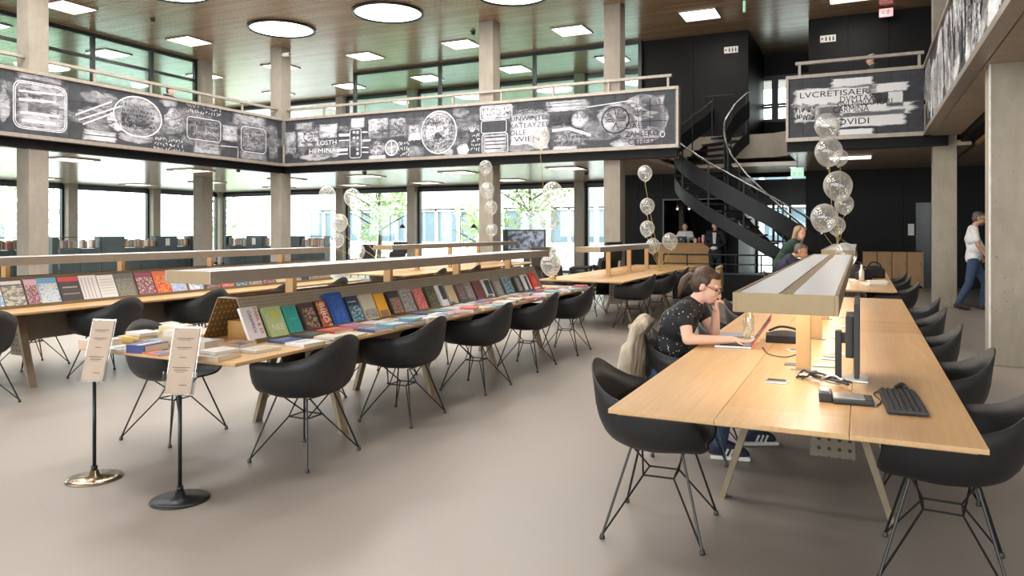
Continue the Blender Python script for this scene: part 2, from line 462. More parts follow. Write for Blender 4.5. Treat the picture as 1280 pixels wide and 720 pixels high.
CHALK_FRONT = [["rect",-14.8,3.63,-14.39,4.29,0.5],["rect",-14.36,3.8,-13.59,4.25,0.9],["ring",-13.97,4.09,0.15,0.14,0.025,0],["line",[[-14.22,3.94],[-14.04,3.93]],0.027,0],["line",[[-13.9,3.93],[-13.7,3.93]],0.027,0],["line",[[-14.36,4.27],[-14.36,3.82],[-13.99,3.8],[-13.99,3.6]],0.015,0],["rect",-13.59,4.01,-12.95,4.41,0.7],["rect",-14.42,4.3,-13.79,4.5,0.5],["scrib",-13.76,4.31,-13.2,4.49,7,0],["text",-13.65,3.84,0.67,"LOSTH",1],["text",-13.93,3.62,0.95,"HEMINA",1],["line",[[-12.9,4.08],[-12.52,4.07]],0.077,1],["line",[[-12.98,3.67],[-12.6,3.67]],0.077,1],["line",[[-12.98,3.56],[-12.6,3.56]],0.038,1],["line",[[-12.9,3.93],[-12.55,3.93]],0.029,1],["rrect",-12.34,3.83,0.185,0.39,1],["disc",-12.39,4.13,0.05,0.04,0.9],["disc",-12.27,4.12,0.045,0.045,0.9],["disc",-12.39,3.98,0.05,0.04,0.9],["disc",-12.27,3.97,0.045,0.045,0.9],["disc",-12.27,3.82,0.045,0.04,0.9],["disc",-12.27,3.67,0.045,0.04,0.9],["disc",-12.27,3.55,0.045,0.04,0.9],["rect",-12.5,4.24,-12.05,4.52,0.7],["line",[[-12.12,4.12],[-11.94,4.11]],0.038,1],["line",[[-12.12,3.89],[-11.84,3.89]],0.046,1],["line",[[-12.12,3.71],[-11.91,3.7]],0.029,1],["line",[[-12.12,3.58],[-11.91,3.57]],0.029,1],["rect",-11.94,3.9,-11.27,4.47,0.7],["rrect",-11.6,4.19,0.335,0.275,0],["rect",-11.22,3.93,-10.7,4.43,0.6],["scrib",-11.15,3.95,-10.77,4.37,6,0],["disc",-11.63,3.65,0.27,0.21,0.6],["scrib",-11.84,3.48,-11.42,3.82,9,0],["disc",-11.17,3.65,0.23,0.21,0.5],["ring",-11.17,3.65,0.195,0.195,0.03,1],["line",[[-11.17,3.81],[-11.17,3.48]],0.027,1],["line",[[-11.3,3.65],[-11.02,3.68]],0.027,1],["scrib",-10.99,3.4,-10.6,3.82,10,1],["rect",-11.91,3.37,-11.35,3.48,0.8],["smudge",-13.67,3.52,0.62,0.135,0.6],["smudge",-13.12,3.65,0.385,0.175,0.5],["rect",-10.65,3.8,-10.26,4.23,0.8],["disc",-9.73,3.98,0.52,0.54,0.75],["ring",-9.73,3.98,0.52,0.54,0.03,1],["scrib",-10.16,3.56,-9.31,4.39,46,0],["ring",-9.73,3.98,0.4,0.425,0.012,0],["smudge",-9.75,3.88,0.145,0.105,-0.6],["smudge",-10.45,3.55,0.345,0.19,0.35],["smudge",-9.1,4.45,0.275,0.18,0.35],["smudge",-9.03,3.5,0.205,0.18,0.75],["smudge",-9.45,3.46,0.185,0.12,0.5],["rect",-8.55,4.2,-7.63,4.56,0.7],["rrect",-8.1,4.38,0.435,0.17,1],["scrib",-8.47,4.28,-7.74,4.5,9,0],["rrect",-8.16,4.03,0.345,0.15,1],["rect",-8.49,3.36,-7.78,3.85,0.6],["rrect",-8.13,3.62,0.355,0.25,1],["line",[[-8.4,3.77],[-7.85,3.77]],0.027,0],["line",[[-8.4,3.67],[-7.85,3.67]],0.023,0],["line",[[-8.4,3.59],[-7.85,3.59]],0.023,0],["line",[[-8.4,3.49],[-7.96,3.49]],0.023,0],["scrib",-8.8,3.43,-8.53,4.02,10,1],["text",-8.85,3.93,0.18,"W",1],["rect",-7.74,3.38,-6.69,4.32,0.75],["text",-7.7,4.12,1.01,"UNWINTEL",0],["text",-7.73,3.95,1.04,"KATEAYZEE",0],["text",-7.72,3.78,0.43,"OLLE",0],["text",-7.61,3.62,0.67,"WIEN",0],["line",[[-7.76,4.16],[-7.66,4.29],[-7.34,4.35],[-6.81,4.39]],0.017,0],["scrib",-7.55,4.37,-6.61,4.54,10,0],["rect",-6.79,4.27,-5.71,4.53,0.65],["line",[[-6.71,4.47],[-5.85,4.47]],0.013,0],["line",[[-6.71,4.4],[-5.85,4.39]],0.013,0],["disc",-5.91,4.06,0.22,0.205,0.7],["scrib",-6.61,3.88,-6.09,4.18,14,0],["line",[[-6.61,3.84],[-6.17,3.86],[-5.65,3.68]],0.067,1],["rect",-6.61,3.36,-5.97,3.47,0.7],["rect",-6.61,3.46,-5.75,3.76,0.45],["scrib",-6.57,3.46,-5.77,3.74,26,0],["line",[[-5.75,4.33],[-5.23,4.37],[-4.67,4.41]],0.023,1],["disc",-4.46,3.97,0.625,0.555,0.8],["rect",-4.48,3.67,-3.94,4.47,0.85],["smudge",-5.04,3.99,0.49,0.435,0.8],["ring",-5.06,3.99,0.32,0.3,0.03,0],["line",[[-5.08,4.26],[-5.04,4.04]],0.017,0],["line",[[-5.29,4.0],[-5.1,4.02]],0.017,0],["line",[[-5.29,3.95],[-5.1,3.96]],0.017,0],["line",[[-5.0,4.02],[-4.82,4.03]],0.017,0],["line",[[-5.0,3.97],[-4.82,3.96]],0.017,0],["line",[[-5.05,3.93],[-5.12,3.77],[-5.0,3.77],[-5.05,3.93]],0.017,0],["text",-4.81,3.77,0.35,"DAE",0],["text",-4.83,3.59,0.76,"ZAHLEKO",0],["text",-4.76,3.41,0.6,"CEHEFI",0],["ring",-3.98,3.61,0.05,0.06,0.02,1],["smudge",-4.85,3.42,0.375,0.145,0.6],["smudge",-7.44,3.45,0.425,0.115,0.5],["smudge",-5.58,3.84,0.27,0.22,0.4],["line",[[-4.57,4.35],[-4.48,3.68]],0.012,0],["line",[[-4.26,4.44],[-4.26,3.76]],0.012,0],["line",[[-4.67,4.25],[-3.89,4.27]],0.012,0],["line",[[-4.72,3.93],[-3.89,3.91]],0.012,0]]
CHALK_LEFT = [["rect",8.79,3.47,9.84,4.43,0.55],["rrect",9.28,3.95,0.53,0.465,1],["rrect",9.28,3.95,0.495,0.435,1],["line",[[8.85,4.21],[9.74,4.26]],0.038,1],["line",[[8.85,4.04],[9.58,4.09]],0.048,1],["line",[[8.88,3.79],[9.66,3.81]],0.048,1],["line",[[8.91,3.64],[9.58,3.65]],0.058,1],["smudge",8.57,3.93,0.13,0.46,0.5],["rect",8.82,4.46,9.74,4.62,0.45],["line",[[10.0,3.9],[10.82,4.3]],0.031,1],["line",[[10.07,3.8],[11.01,4.22]],0.031,1],["line",[[10.16,3.72],[10.82,4.04]],0.031,1],["smudge",10.41,3.98,0.4,0.17,0.4],["smudge",10.53,4.34,0.52,0.155,0.4],["rect",10.17,3.4,10.95,3.64,0.7],["line",[[10.19,3.51],[10.93,3.53]],0.019,0],["smudge",11.01,3.89,0.315,0.25,0.8],["disc",11.48,4.06,0.615,0.45,0.65],["ring",11.48,4.06,0.615,0.45,0.03,1],["disc",11.45,4.07,0.45,0.325,-0.5],["scrib",11.05,3.79,11.91,4.35,44,0],["smudge",12.46,4.12,0.34,0.325,0.7],["smudge",11.41,3.58,0.53,0.145,0.5],["rect",12.85,3.74,13.87,4.26,0.35],["scrib",12.9,3.78,13.82,4.22,28,0],["rrect",13.34,4.0,0.52,0.27,1],["scrib",12.78,4.36,13.87,4.6,16,1],["rect",13.9,3.79,14.44,4.21,0.6],["rect",14.58,3.6,15.45,4.27,0.45],["scrib",14.63,3.64,15.39,4.21,26,0],["rrect",15.0,3.92,0.45,0.335,1],["rect",14.27,4.27,15.45,4.59,0.5],["rect",13.0,3.39,13.85,3.73,0.55],["line",[[13.85,3.65],[14.44,3.67],[14.44,3.38]],0.019,1],["scrib",11.89,3.34,12.71,3.68,20,1],["smudge",12.26,4.57,0.31,0.17,0.5],["rect",14.49,3.38,15.48,3.6,0.4],["rect",15.54,3.45,15.91,4.45,0.35]]
CHALK_RIGHT = [["rect",-1.25,3.99,0.19,4.36,0.92],["rect",0.11,4.19,0.81,4.36,0.92],["rect",-0.54,4.33,0.19,4.52,0.9],["rect",-0.85,3.74,0.89,3.97,0.9],["rect",-0.37,3.54,0.76,3.83,0.9],["rect",-0.87,3.57,-0.37,4.02,0.85],["rect",0.46,3.89,0.73,4.19,0.85],["rect",-1.25,3.68,-0.83,4.05,0.55],["scrib",-1.24,3.71,-0.87,4.03,16,0],["rect",-0.41,3.38,0.2,3.5,0.9],["text",-1.14,4.18,1.27,"LVCRETISAER",0],["text",-0.39,4.04,0.75,"DVMTAXO",0],["text",-0.44,3.95,0.98,"CVLMINAMORI",0],["text",-0.52,3.84,0.65,"CARMINA",0],["text",-0.44,3.59,0.57,"OVIDI",0]]

# ================================================================== THE BUILDING
ZC, ZU, ZS, ZL = 6.75, 3.90, 3.32, 3.12        # upper ceiling, upper floor, soffit, lower ceiling
XL, YF = -25.2, 23.5                            # the two glazed facades
AX0, AX1, AY1 = -14.85, 1.10, 16.15             # atrium opening
GX = [-25.2 + 3.33*i for i in range(9)]
struct('floor', MB().box(XL-.3, 9, -8, 29, -.2, 0), MAT['floor'])
struct('floor_carpet', MB().add([(1.75,16.9,.004),(2.4,15.6,.004),(9,15.6,.004),(9,22,.004),(1.75,22,.004)], [(0,1,2,3,4)]), MAT['carpet'])
struct('ground', MB().box(-140, 100, YF+.4, 140, -.5, -.25).box(-140, XL-.4, -60, YF+.4, -.5, -.25), plain('pale_paving', (.42, .43, .40), .9))
struct('ceiling', MB().box(XL-.3, 9, -8, 29, ZC, ZC+.3), MAT['ceil'])
# upper floor slab around the atrium and its soffit
struct('floor_gallery', MB()
    .box(XL, AX0-.02, -8, YF, ZS+.02, ZU).box(AX0-.02, -3.75, AY1+.02, 16.75, ZS+.02, ZU).box(AX0-.02, -4.5, 16.75, YF, ZS+.02, ZU)
    .box(-4.5, -1.4, 19.65, YF, ZS+.02, ZU).box(-1.4, AX1+.02, AY1+.02, 28, ZS+.02, ZU).box(AX1+.02, 9, -8, 28, ZS+.02, ZU), MAT['conc_warm'])
lc = MB()
lc.box(XL, AX0-.35, -8, YF, ZL, ZL+.1).box(AX0-.35, -4.5, AY1+.35, YF, ZL, ZL+.1).box(-4.5, -3.75, AY1+.35, 16.75, ZL, ZL+.1).box(-4.5, -1.4, 19.7, 22, ZL, ZL+.1)
lc.box(-1.4, AX1+.8, AY1+.35, 22, ZL, ZL+.1).box(AX1+.9, 9, -8, 22, ZL, ZL+.1)
struct('ceiling_lower', lc, MAT['ceil_low_lit'])
struct('trim_1', MB().box(AX0-.33, AX0-.14, -8, AY1+.3, ZL-.005, ZS+.03).box(AX0-.3, -3.7, AY1+.14, AY1+.33, ZL-.005, ZS+.03)
       .box(-1.4, AX1+.4, AY1+.14, AY1+.33, ZL-.005, ZS+.03).box(AX1+.62, AX1+.86, -8, AY1+.3, ZL+.06, ZS+.03), MAT['black'], None, 'black steel edge beam')
struct('trim_2', MB().box(AX1+.86, AX1+.9, -8, AY1+.3, ZL-.02, ZL+.13), MAT['ply'], None, 'wood edge of the lower ceiling')
sf = struct('trim_3', MB().box(AX1+.12, AX1+.60, -8, AY1+.12, ZS-.005, ZS+.02), MAT['dark'], None, 'soffit strip under the right parapet')
for k in range(15):
    MB().box(AX1+.12, AX1+.60, AY1+.12-1.6*(k+1)+.008, AY1+.12-1.6*k, ZS-.02, ZS-.005).build('soffit_panel', MAT['conc_warm'], sf)
# walls out of the picture that close the hall
struct('wall_back', MB().box(XL, 9, -8.2, -8, 0, 1.0).box(XL, 9, -8.2, -8, 3.05, 4.2).box(XL, 9, -8.2, -8, 6.5, ZC), MAT['white'])
struct('wall_right', MB().box(9, 9.2, -8, 28, 0, ZC), MAT['white'])
# columns
for i, (cx, cy_) in enumerate([(1.475, 9.73), (1.46, 16.68), (-5.25, 16.68), (-8.55, 16.68), (-15.2, 16.4), (-15.22, 9.35), (-18.53, 16.6)]):
    w = .2
    struct('column', MB().box(cx-w, cx+w, cy_-w, cy_+w, 0, ZC), MAT['conc'] if cx < 0 else MAT['conc_warm'], bevel=.012)
struct('trim_4', MB().box(1.262, 1.279, 9.525, 9.56, 0, ZS), MAT['white'], None, 'pale corner bead of the nearest column')
# ------------------------------------------------------------------ facades
wn = 0
def pane_frame(axis, a0, a1, pos, z0, z1, fw=.09, bars=()):
    """frame and glass of one window in a facade; axis 'x': runs along x at y=pos"""
    m = MB(); g = MB()
    def bx(mb, u0, u1, zz0, zz1, d0, d1):
        if axis == 'x': mb.box(u0, u1, pos+d0, pos+d1, zz0, zz1)
        else: mb.box(pos-d1, pos-d0, u0, u1, zz0, zz1)
    bx(m, a0, a0+fw, z0, z1, -.05, .1); bx(m, a1-fw, a1, z0, z1, -.05, .1)
    bx(m, a0+fw, a1-fw, z1-fw*1.5, z1, -.05, .1); bx(m, a0+fw, a1-fw, z0, z0+fw, -.05, .1)
    for zb in bars: bx(m, a0+fw, a1-fw, zb-.03, zb+.03, -.03, .06)
    bx(g, a0+fw, a1-fw, z0+fw, z1-fw*1.5, .02, .035)
    return m, g
def window(axis, a0, a1, pos, z0, z1, **k):
    global wn; wn += 1
    m, g = pane_frame(axis, a0, a1, pos, z0, z1, **k)
    w = struct('window_%d' % wn, m, MAT['dark'])
    g.build('pane', MAT['glass'], w)
for i in range(6):
    x0, x1 = GX[i]+.16, GX[i+1]-.16
    window('x', x0, x1, YF, .02, 3.06)
    window('x', x0, x1, YF, ZU+.3, 6.68, fw=.06)
ys = [YF - 3.4*i for i in range(7)]
for i in range(6):
    window('y', ys[i+1]+.16, ys[i]-.16, XL, .02, 3.06)
    window('y', ys[i+1]+.16, ys[i]-.16, XL, ZU+.3, 6.68, fw=.06)
for i in range(1, 7):
    struct('column', MB().box(GX[i]-.17, GX[i]+.17, YF-.28, YF+.06, 0, ZC), MAT['conc'])
    struct('column', MB().box(XL-.06, XL+.28, ys[i]-.17, ys[i]+.17, 0, ZC), MAT['conc'])
struct('column', MB().box(XL-.06, XL+.22, YF-.22, YF+.06, 0, ZC), MAT['conc'])
struct('wall_front', MB().box(XL, -5.2, YF, YF+.2, 3.06, ZU+.3).box(XL, -5.2, YF, YF+.2, 6.68, ZC)
       .box(-5.2, -3.3, YF, YF+.2, 3.1, ZC).box(-3.3, -1.1, YF, YF+.2, 3.1, 4.75).box(-3.3, -1.1, YF, YF+.2, 6.15, ZC).box(-1.1, 9, YF+4, YF+4.2, 0, ZC), MAT['black'])
struct('wall_left', MB().box(XL-.2, XL, -8, ys[6], 0, ZC).box(XL-.2, XL, ys[6], YF, 3.06, ZU+.3).box(XL-.2, XL, ys[6], YF, 6.68, ZC), MAT['dark'])
for (a0, a1) in ((-3.3, -2.95), (-2.95, -2.38), (-2.36, -1.75), (-1.75, -1.1)):
    pass
window('x', -3.3, -2.36, YF, 4.75, 6.15, bars=(5.2, 5.28))
window('x', -2.36, -1.1, YF, 4.75, 6.15, bars=(5.2, 5.28))
# ------------------------------------------------------------------ upper glass partitions
def partition(name, label, axis, pos, stops, z0, z1, transoms):
    p = MB()
    def bx(u0, u1, zz0, zz1, d=.05):
        if axis == 'x': p.box(u0, u1, pos-d, pos+d, zz0, zz1)
        else: p.box(pos-d, pos+d, u0, u1, zz0, zz1)
    for u in stops: bx(u-.05, u+.05, z0, z1)
    bx(stops[0], stops[-1], z1-.1, z1, .045)
    for t in transoms: bx(stops[0], stops[-1], t-.04, t+.04, .04)
    o = struct(name, p, MAT['dark'], None, label)
    for i in range(len(stops)-1):
        g = MB()
        if axis == 'x': g.box(stops[i]+.05, stops[i+1]-.05, pos-.006, pos+.006, z0, z1-.1)
        else: g.box(pos-.006, pos+.006, stops[i]+.05, stops[i+1]-.05, z0, z1-.1)
        g.build('pane', MAT['glass_green'], o)
partition('partition_left', 'dark framed glass partition on the left gallery', 'y', -18.6, [5.0, 9.3, 13.0, 14.8, 16.35], ZU, ZC, (6.1,))
partition('partition_front', 'dark framed glass partition on the front gallery', 'x', 20.0, [-15.3, -12.0, -8.75, -5.55], ZU, ZC, ())
struct('wall_gallery_store', MB().box(-22.2, -21.0, 7.5, 14.6, ZU, 5.75), plain('store_brown', (.055, .045, .036), .6), None, 'dark brown store on the left gallery')
# ------------------------------------------------------------------ black cores
bc_ = struct('wall_core_upper', MB().box(-5.53, -2.68, 20.15, YF, ZU, ZC), MAT['black'])
pw = (-2.68+5.53)/2
for i in range(2): MB().box(-5.53+pw*i+.006, -5.53+pw*(i+1)-.006, 20.1, 20.15, ZU+.02, ZC-.01).build('wall_panel', MAT['black'], bc_)
bc_ = struct('wall_core_right', MB().box(-1.2, 9, 19.85, YF, ZU, ZC), MAT['black'])
for i in range(4): MB().box(-1.2+.9*i+.006, -1.2+.9*(i+1)-.006, 19.8, 19.85, ZU+.02, ZC-.01).build('wall_panel', MAT['black'], bc_)
bc_ = struct('wall_core_lower', MB().box(-6.7, -5.2, 21.25, YF, 0, ZL).box(-5.2, -3.45, 21.25, 21.5, 2.37, ZL).box(-3.45, -3.1, 21.25, 25, 0, ZL)
       .box(-5.2, -3.1, 25, 25.2, 0, ZL).box(-6.9, -5.2, 23.6, 25.2, 0, ZL).box(-5.2, -3.45, 21.5, 25, 2.37, 2.47), MAT['black'])
for (a, b, z0) in ((-6.7, -5.95, 0), (-5.95, -5.2, 0), (-5.2, -3.45, 2.37)):
    MB().box(a+.006, b-.006, 21.22, 21.25, z0+.01, ZL-.01).build('wall_panel', MAT['black'], bc_)
MB().box(-5.22, -5.18, 21.19, 21.22, 0, 2.39).box(-3.47, -3.43, 21.19, 21.22, 0, 2.39).box(-5.18, -3.47, 21.19, 21.22, 2.35, 2.39).build('niche_frame', MAT['steel_black'], bc_)
bc_ = struct('wall_core_east', MB().box(-1.4, 9, 21.95, 22.15, 0, ZL), MAT['black'])
for i in range(7): MB().box(-1.4+1.2*i+.006, -1.4+1.2*(i+1)-.006, 21.91, 21.95, .02, ZL-.01).build('wall_panel', MAT['black'], bc_)
MB().box(1.28, 1.62, 21.88, 21.91, 0, 2.2).build('wall_panel', plain('black_door', (.02, .02, .022), .25), bc_)
# glazed entrance behind the stair
en = struct('door_1', MB().box(-3.1, -1.4, 25.0, 25.1, 2.3, ZL).box(-3.1, -3.03, 25, 25.1, 0, 2.3).box(-2.6, -2.52, 25, 25.1, 0, 2.3).box(-2.1, -2.02, 25, 25.1, 0, 2.3).box(-1.47, -1.4, 25, 25.1, 0, 2.3)
            .box(-3.03, -1.47, 25, 25.1, 0, .12).box(-3.03, -1.47, 25, 25.1, 1.1, 1.16), MAT['dark'])
MB().box(-3.03, -1.47, 25.04, 25.055, .12, 2.3).build('pane', MAT['glass'], en)
struct('wall_entrance', MB().box(-1.4, -1.2, 22.15, 28, 0, ZL), MAT['black'])
# ------------------------------------------------------------------ gallery parapets clad in slate tiles with chalk drawings
TW, TH, TG = .27, .40, .006
tile_me = MB().box(TG/2, TW-TG/2, 0, .016, TG/2, TH-TG/2).mesh('tile')
tile_me.materials.append(MAT['tile'])
tile_x = MB().box(0, .016, TG/2, TW-TG/2, TG/2, TH-TG/2).mesh('tile')
tile_x.materials.append(MAT['tile'])
def fan_patch(mp, u, v, ru, rv, a, edge=.0, n=22, wob=.14, rings=(.0, .55, .82, 1.0), rnd=None):
    vs = []; fs = []; al = []
    rnd = rnd or random
    ww = [1 + rnd.uniform(-wob, wob) for _ in range(n)]
    ww = [(ww[i]+ww[(i+1) % n])/2 for i in range(n)]
    lv = (1, 1, .75, edge)
    for k, r in enumerate(rings):
        for j in range(n):
            t = 2*math.pi*j/n
            vs.append(mp(u + ru*r*ww[j]*math.cos(t), min(4.575, max(3.385, v + rv*r*ww[j]*math.sin(t))))); al.append(a*lv[k])
    for k in range(len(rings)-1):
        for j in range(n): fs.append((k*n+j, k*n+(j+1) % n, (k+1)*n+(j+1) % n, (k+1)*n+j))
    return vs, fs, al
class Layer:
    def __init__(s): s.v = []; s.f = []; s.a = []
    def add(s, v, f, a):
        b = len(s.v); s.v += v; s.f += [tuple(b+i for i in q) for q in f]; s.a += a
    def build(s, name, mat, parent):
        if not s.f: return
        me = bpy.data.meshes.new(name); me.from_pydata([tuple(p) for p in s.v], [], s.f)
        at = me.attributes.new('a', 'FLOAT', 'POINT'); at.data.foreach_set('value', s.a)
        me.materials.append(mat)
        return obj(name, me, parent)
def ribbon(mp, pts, w, a=1.0):
    vs = []; fs = []; k = len(pts)
    for i, p in enumerate(pts):
        q0 = pts[max(0, i-1)]; q1 = pts[min(k-1, i+1)]
        dx, dy = q1[0]-q0[0], q1[1]-q0[1]; L = math.hypot(dx, dy) or 1
        nx, ny = -dy/L*w/2, dx/L*w/2
        vs += [mp(p[0]+nx, min(4.575, max(3.385, p[1]+ny))), mp(p[0]-nx, min(4.575, max(3.385, p[1]-ny)))]
    for i in range(k-1): fs.append((2*i, 2*i+1, 2*i+3, 2*i+2))
    return vs, fs, [a]*len(vs)
def text_mesh(s, mp, u, v, width, h=None):
    cu = bpy.data.curves.new('t', 'FONT'); cu.body = s; cu.resolution_u = 3
    to = bpy.data.objects.new('t', cu)
    me = bpy.data.meshes.new_from_object(to)
    xs = [p.co.x for p in me.vertices]; ysv = [p.co.y for p in me.vertices]
    sc = width / max(1e-6, (max(xs)-min(xs))); sh = sc if h is None else h/max(1e-6, max(ysv)-min(ysv))
    x0 = min(xs)
    vs = [mp(u + (p.co.x-x0)*sc, v + p.co.y*sh) for p in me.vertices]
    fs = [tuple(p.vertices) for p in me.polygons]
    bpy.data.meshes.remove(me); bpy.data.objects.remove(to); bpy.data.curves.remove(cu)
    return vs, fs
def chalk_art(items, mk, parent, seed):
    """mk(d) gives the map from panel coordinates to world at d metres proud of the tiles"""
    rnd = random.Random(seed)
    lay = {k: Layer() for k in ('w', 'd', 'lw', 'ld')}
    m0, m1, m2, m3 = mk(.002), mk(.003), mk(.004), mk(.005)
    for e in items:
        t = e[0]
        if t in ('smudge', 'disc'):
            _, u, v, ru, rv, a = e
            k = 'w' if a > 0 else 'd'
            lay[k].add(*fan_patch(m0 if a > 0 else m1, u, v, ru, rv, abs(a) * (1.0 if a > 0 else .8), .55 if t == 'disc' else 0, rnd=rnd, wob=.05 if t == 'disc' else .2))
        elif t == 'rect':
            _, u0, v0, u1, v1, a = e
            uc, vc = (u0+u1)/2, (v0+v1)/2; hu, hv = (u1-u0)/2, (v1-v0)/2
            n = 24; vs = []; fs = []; al = []
            for k, (r, l) in enumerate(((0, 1), (.55, 1), (.86, .8), (1.1, .05))):
                for j in range(n):
                    th = 2*math.pi*j/n; c, s = math.cos(th), math.sin(th)
                    q = 1/max(abs(c), abs(s)); jt = 1 + (rnd.uniform(-.12, .12) if k == 3 else 0)
                    vs.append(m0(uc+hu*r*c*q*jt, min(4.575, max(3.385, vc+hv*r*s*q*jt)))); al.append(a*l)
            for k in range(3):
                for j in range(n): fs.append((k*n+j, k*n+(j+1) % n, (k+1)*n+(j+1) % n, (k+1)*n+j))
            lay['w'].add(vs, fs, al)
        elif t == 'ring':
            _, u, v, ru, rv, w, sh = e
            pts = [(u+ru*math.cos(2*math.pi*j/28), v+rv*math.sin(2*math.pi*j/28)) for j in range(29)]
            lay['lw' if sh else 'ld'].add(*ribbon(m2, pts, w*1.0, .9))
        elif t == 'rrect':
            _, u, v, ru, rv, sh = e
            rc = min(ru, rv)*.35; pts = []
            for (cx, cz, a0) in ((u+ru-rc, v+rv-rc, 0), (u-ru+rc, v+rv-rc, 90), (u-ru+rc, v-rv+rc, 180), (u+ru-rc, v-rv+rc, 270)):
                for q in range(5): pts.append((cx+rc*math.cos(R(a0+22.5*q)), cz+rc*math.sin(R(a0+22.5*q))))
            pts.append(pts[0])
            lay['lw' if sh else 'ld'].add(*ribbon(m2, pts, .017, .85))
        elif t == 'line':
            lay['lw' if e[3] else 'ld'].add(*ribbon(m2, [tuple(p) for p in e[1]], e[2]*1.0, .85))
        elif t == 'scrib':
            _, u0, v0, u1, v1, n, sh = e
            rows = max(2, int((v1-v0)/.11)); per = max(2, int(n*1.6/rows)+1)
            for r in range(rows):
                for q in range(per):
                    cu = u0+(u1-u0)*(q+.5)/per; cv = v0+(v1-v0)*(r+.5)/rows
                    du = (u1-u0)/per*.5; dv = (v1-v0)/rows*.42
                    pts = [(cu+rnd.uniform(-du, du), cv+rnd.uniform(-dv, dv)) for _ in range(rnd.randint(3, 5))]
                    lay['lw' if sh else 'ld'].add(*ribbon(m2, pts, .016))
        elif t == 'text':
            _, u, v, w, s, sh = e
            vs, fs = text_mesh(s, m3, u, v, w, .125 if len(s) < 8 else .115)
            lay['lw' if sh else 'ld'].add(vs, fs, [1.0]*len(vs))
    lay['w'].build('chalk_wash', MAT['chalk_w_lit' if seed >= 13 else 'chalk_w'], parent)
    lay['d'].build('rubbed_patch', MAT['chalk_d'], parent)
    lay['lw'].build('chalk_strokes', MAT['chalk_line'], parent)
    lay['ld'].build('dark_strokes', MAT['chalk_d'], parent)
def parapet(name, label, axis, a0, a1, pos, sgn, art, seed, ends=(True, True)):
    """axis 'x': the face runs along x at y=pos and looks towards -y (sgn -1); 'y': along y at x=pos, looks along sgn"""
    b = MB(); f = MB()
    z0, z1 = ZS+.06, ZS+.06+3*TH
    d = .11
    def bx(mb, u0, u1, zz0, zz1, d0, d1):
        if axis == 'x': mb.box(u0, u1, pos+d0, pos+d1, zz0, zz1)
        else:
            q = sorted((pos-sgn*d0, pos-sgn*d1)); mb.box(q[0], q[1], u0, u1, zz0, zz1)
    bx(b, a0, a1, z0, z1, .02, d)
    o = struct(name, b, MAT['grout'], None, label)
    bx(f, a0, a1, ZS-.02, z0-.002, -.035, d+.02); bx(f, a0, a1, z1+.002, z1+.07, -.035, d+.05)
    if ends[0]: bx(f, a0-.05, a0, ZS-.02, z1+.07, -.035, d+.05)
    if ends[1]: bx(f, a1, a1+.05, ZS-.02, z1+.07, -.035, d+.05)
    f.build('edge_trim', MAT['trim'], o)
    n = int((a1-a0)/TW); off = (a1-a0-n*TW)/2
    rnd = random.Random(seed)
    for r in range(3):
        for i in range(n):
            j = rnd.uniform(0, .0012)
            u = a0+off+i*TW; z = z0+r*TH
            if axis == 'x': obj('tile', tile_me, o, (u, pos+j, z))
            else: obj('tile', tile_x, o, (pos - (.016 if sgn > 0 else 0) - sgn*j, u, z))
    if axis == 'x': mk = lambda q: (lambda u, v: (u, pos-q, v))
    else: mk = lambda q: (lambda u, v: (pos+sgn*q, u, v))
    chalk_art(art, mk, o, seed)
    return o
def haze(items, u0, u1, n, seed):
    rh = random.Random(seed)
    return [['smudge', rh.uniform(u0, u1), rh.uniform(3.62, 4.32), rh.uniform(.25, .8), rh.uniform(.1, .2), rh.uniform(.2, .4)] for _ in range(n)] + items
parapet('wall_gallery_front', 'long slate tiled parapet with chalk drawings and lettering', 'x', AX0+.02, -3.67, AY1, -1, haze(CHALK_FRONT, -14.4, -4.2, 48, 4), 11, (False, True))
parapet('wall_gallery_left', 'slate tiled parapet with chalk discs and tablets on the left', 'y', 6.3, AY1-.03, AX0, 1, haze(CHALK_LEFT, 7, 15.6, 42, 3), 12, (False, False))
parapet('wall_gallery_middle', 'short slate tiled parapet with white brushed Latin lettering', 'x', -1.36, AX1-.02, AY1, -1, CHALK_RIGHT, 13, (True, False))
rr = random.Random(5); art = []
for i in range(90):
    u = rr.uniform(5.6, 16); v = rr.uniform(3.45, 4.2); dv = rr.uniform(.25, .8)
    art.append(['line', [(u, v), (u+rr.uniform(-.12, .12), v+dv*.5), (u+rr.uniform(-.2, .2), min(4.56, v+dv))], rr.uniform(.03, .14), 1 if rr.random() < .72 else 0])
for i in range(60):
    art.append(['smudge', rr.uniform(5.8, 15.9), rr.uniform(3.6, 4.4), rr.uniform(.25, .7), rr.uniform(.25, .5), rr.uniform(.35, .62)])
for i in range(14): art.append(['scrib', *(lambda u, v: (u, v, u+.5, v+.35))(rr.uniform(5.8, 15.3), rr.uniform(3.45, 4.15)), 8, 0])
parapet('wall_gallery_right', 'slate tiled parapet covered in slanting chalk strokes on the right', 'y', 5.5, AY1-.03, AX1, -1, art, 14, (False, False))
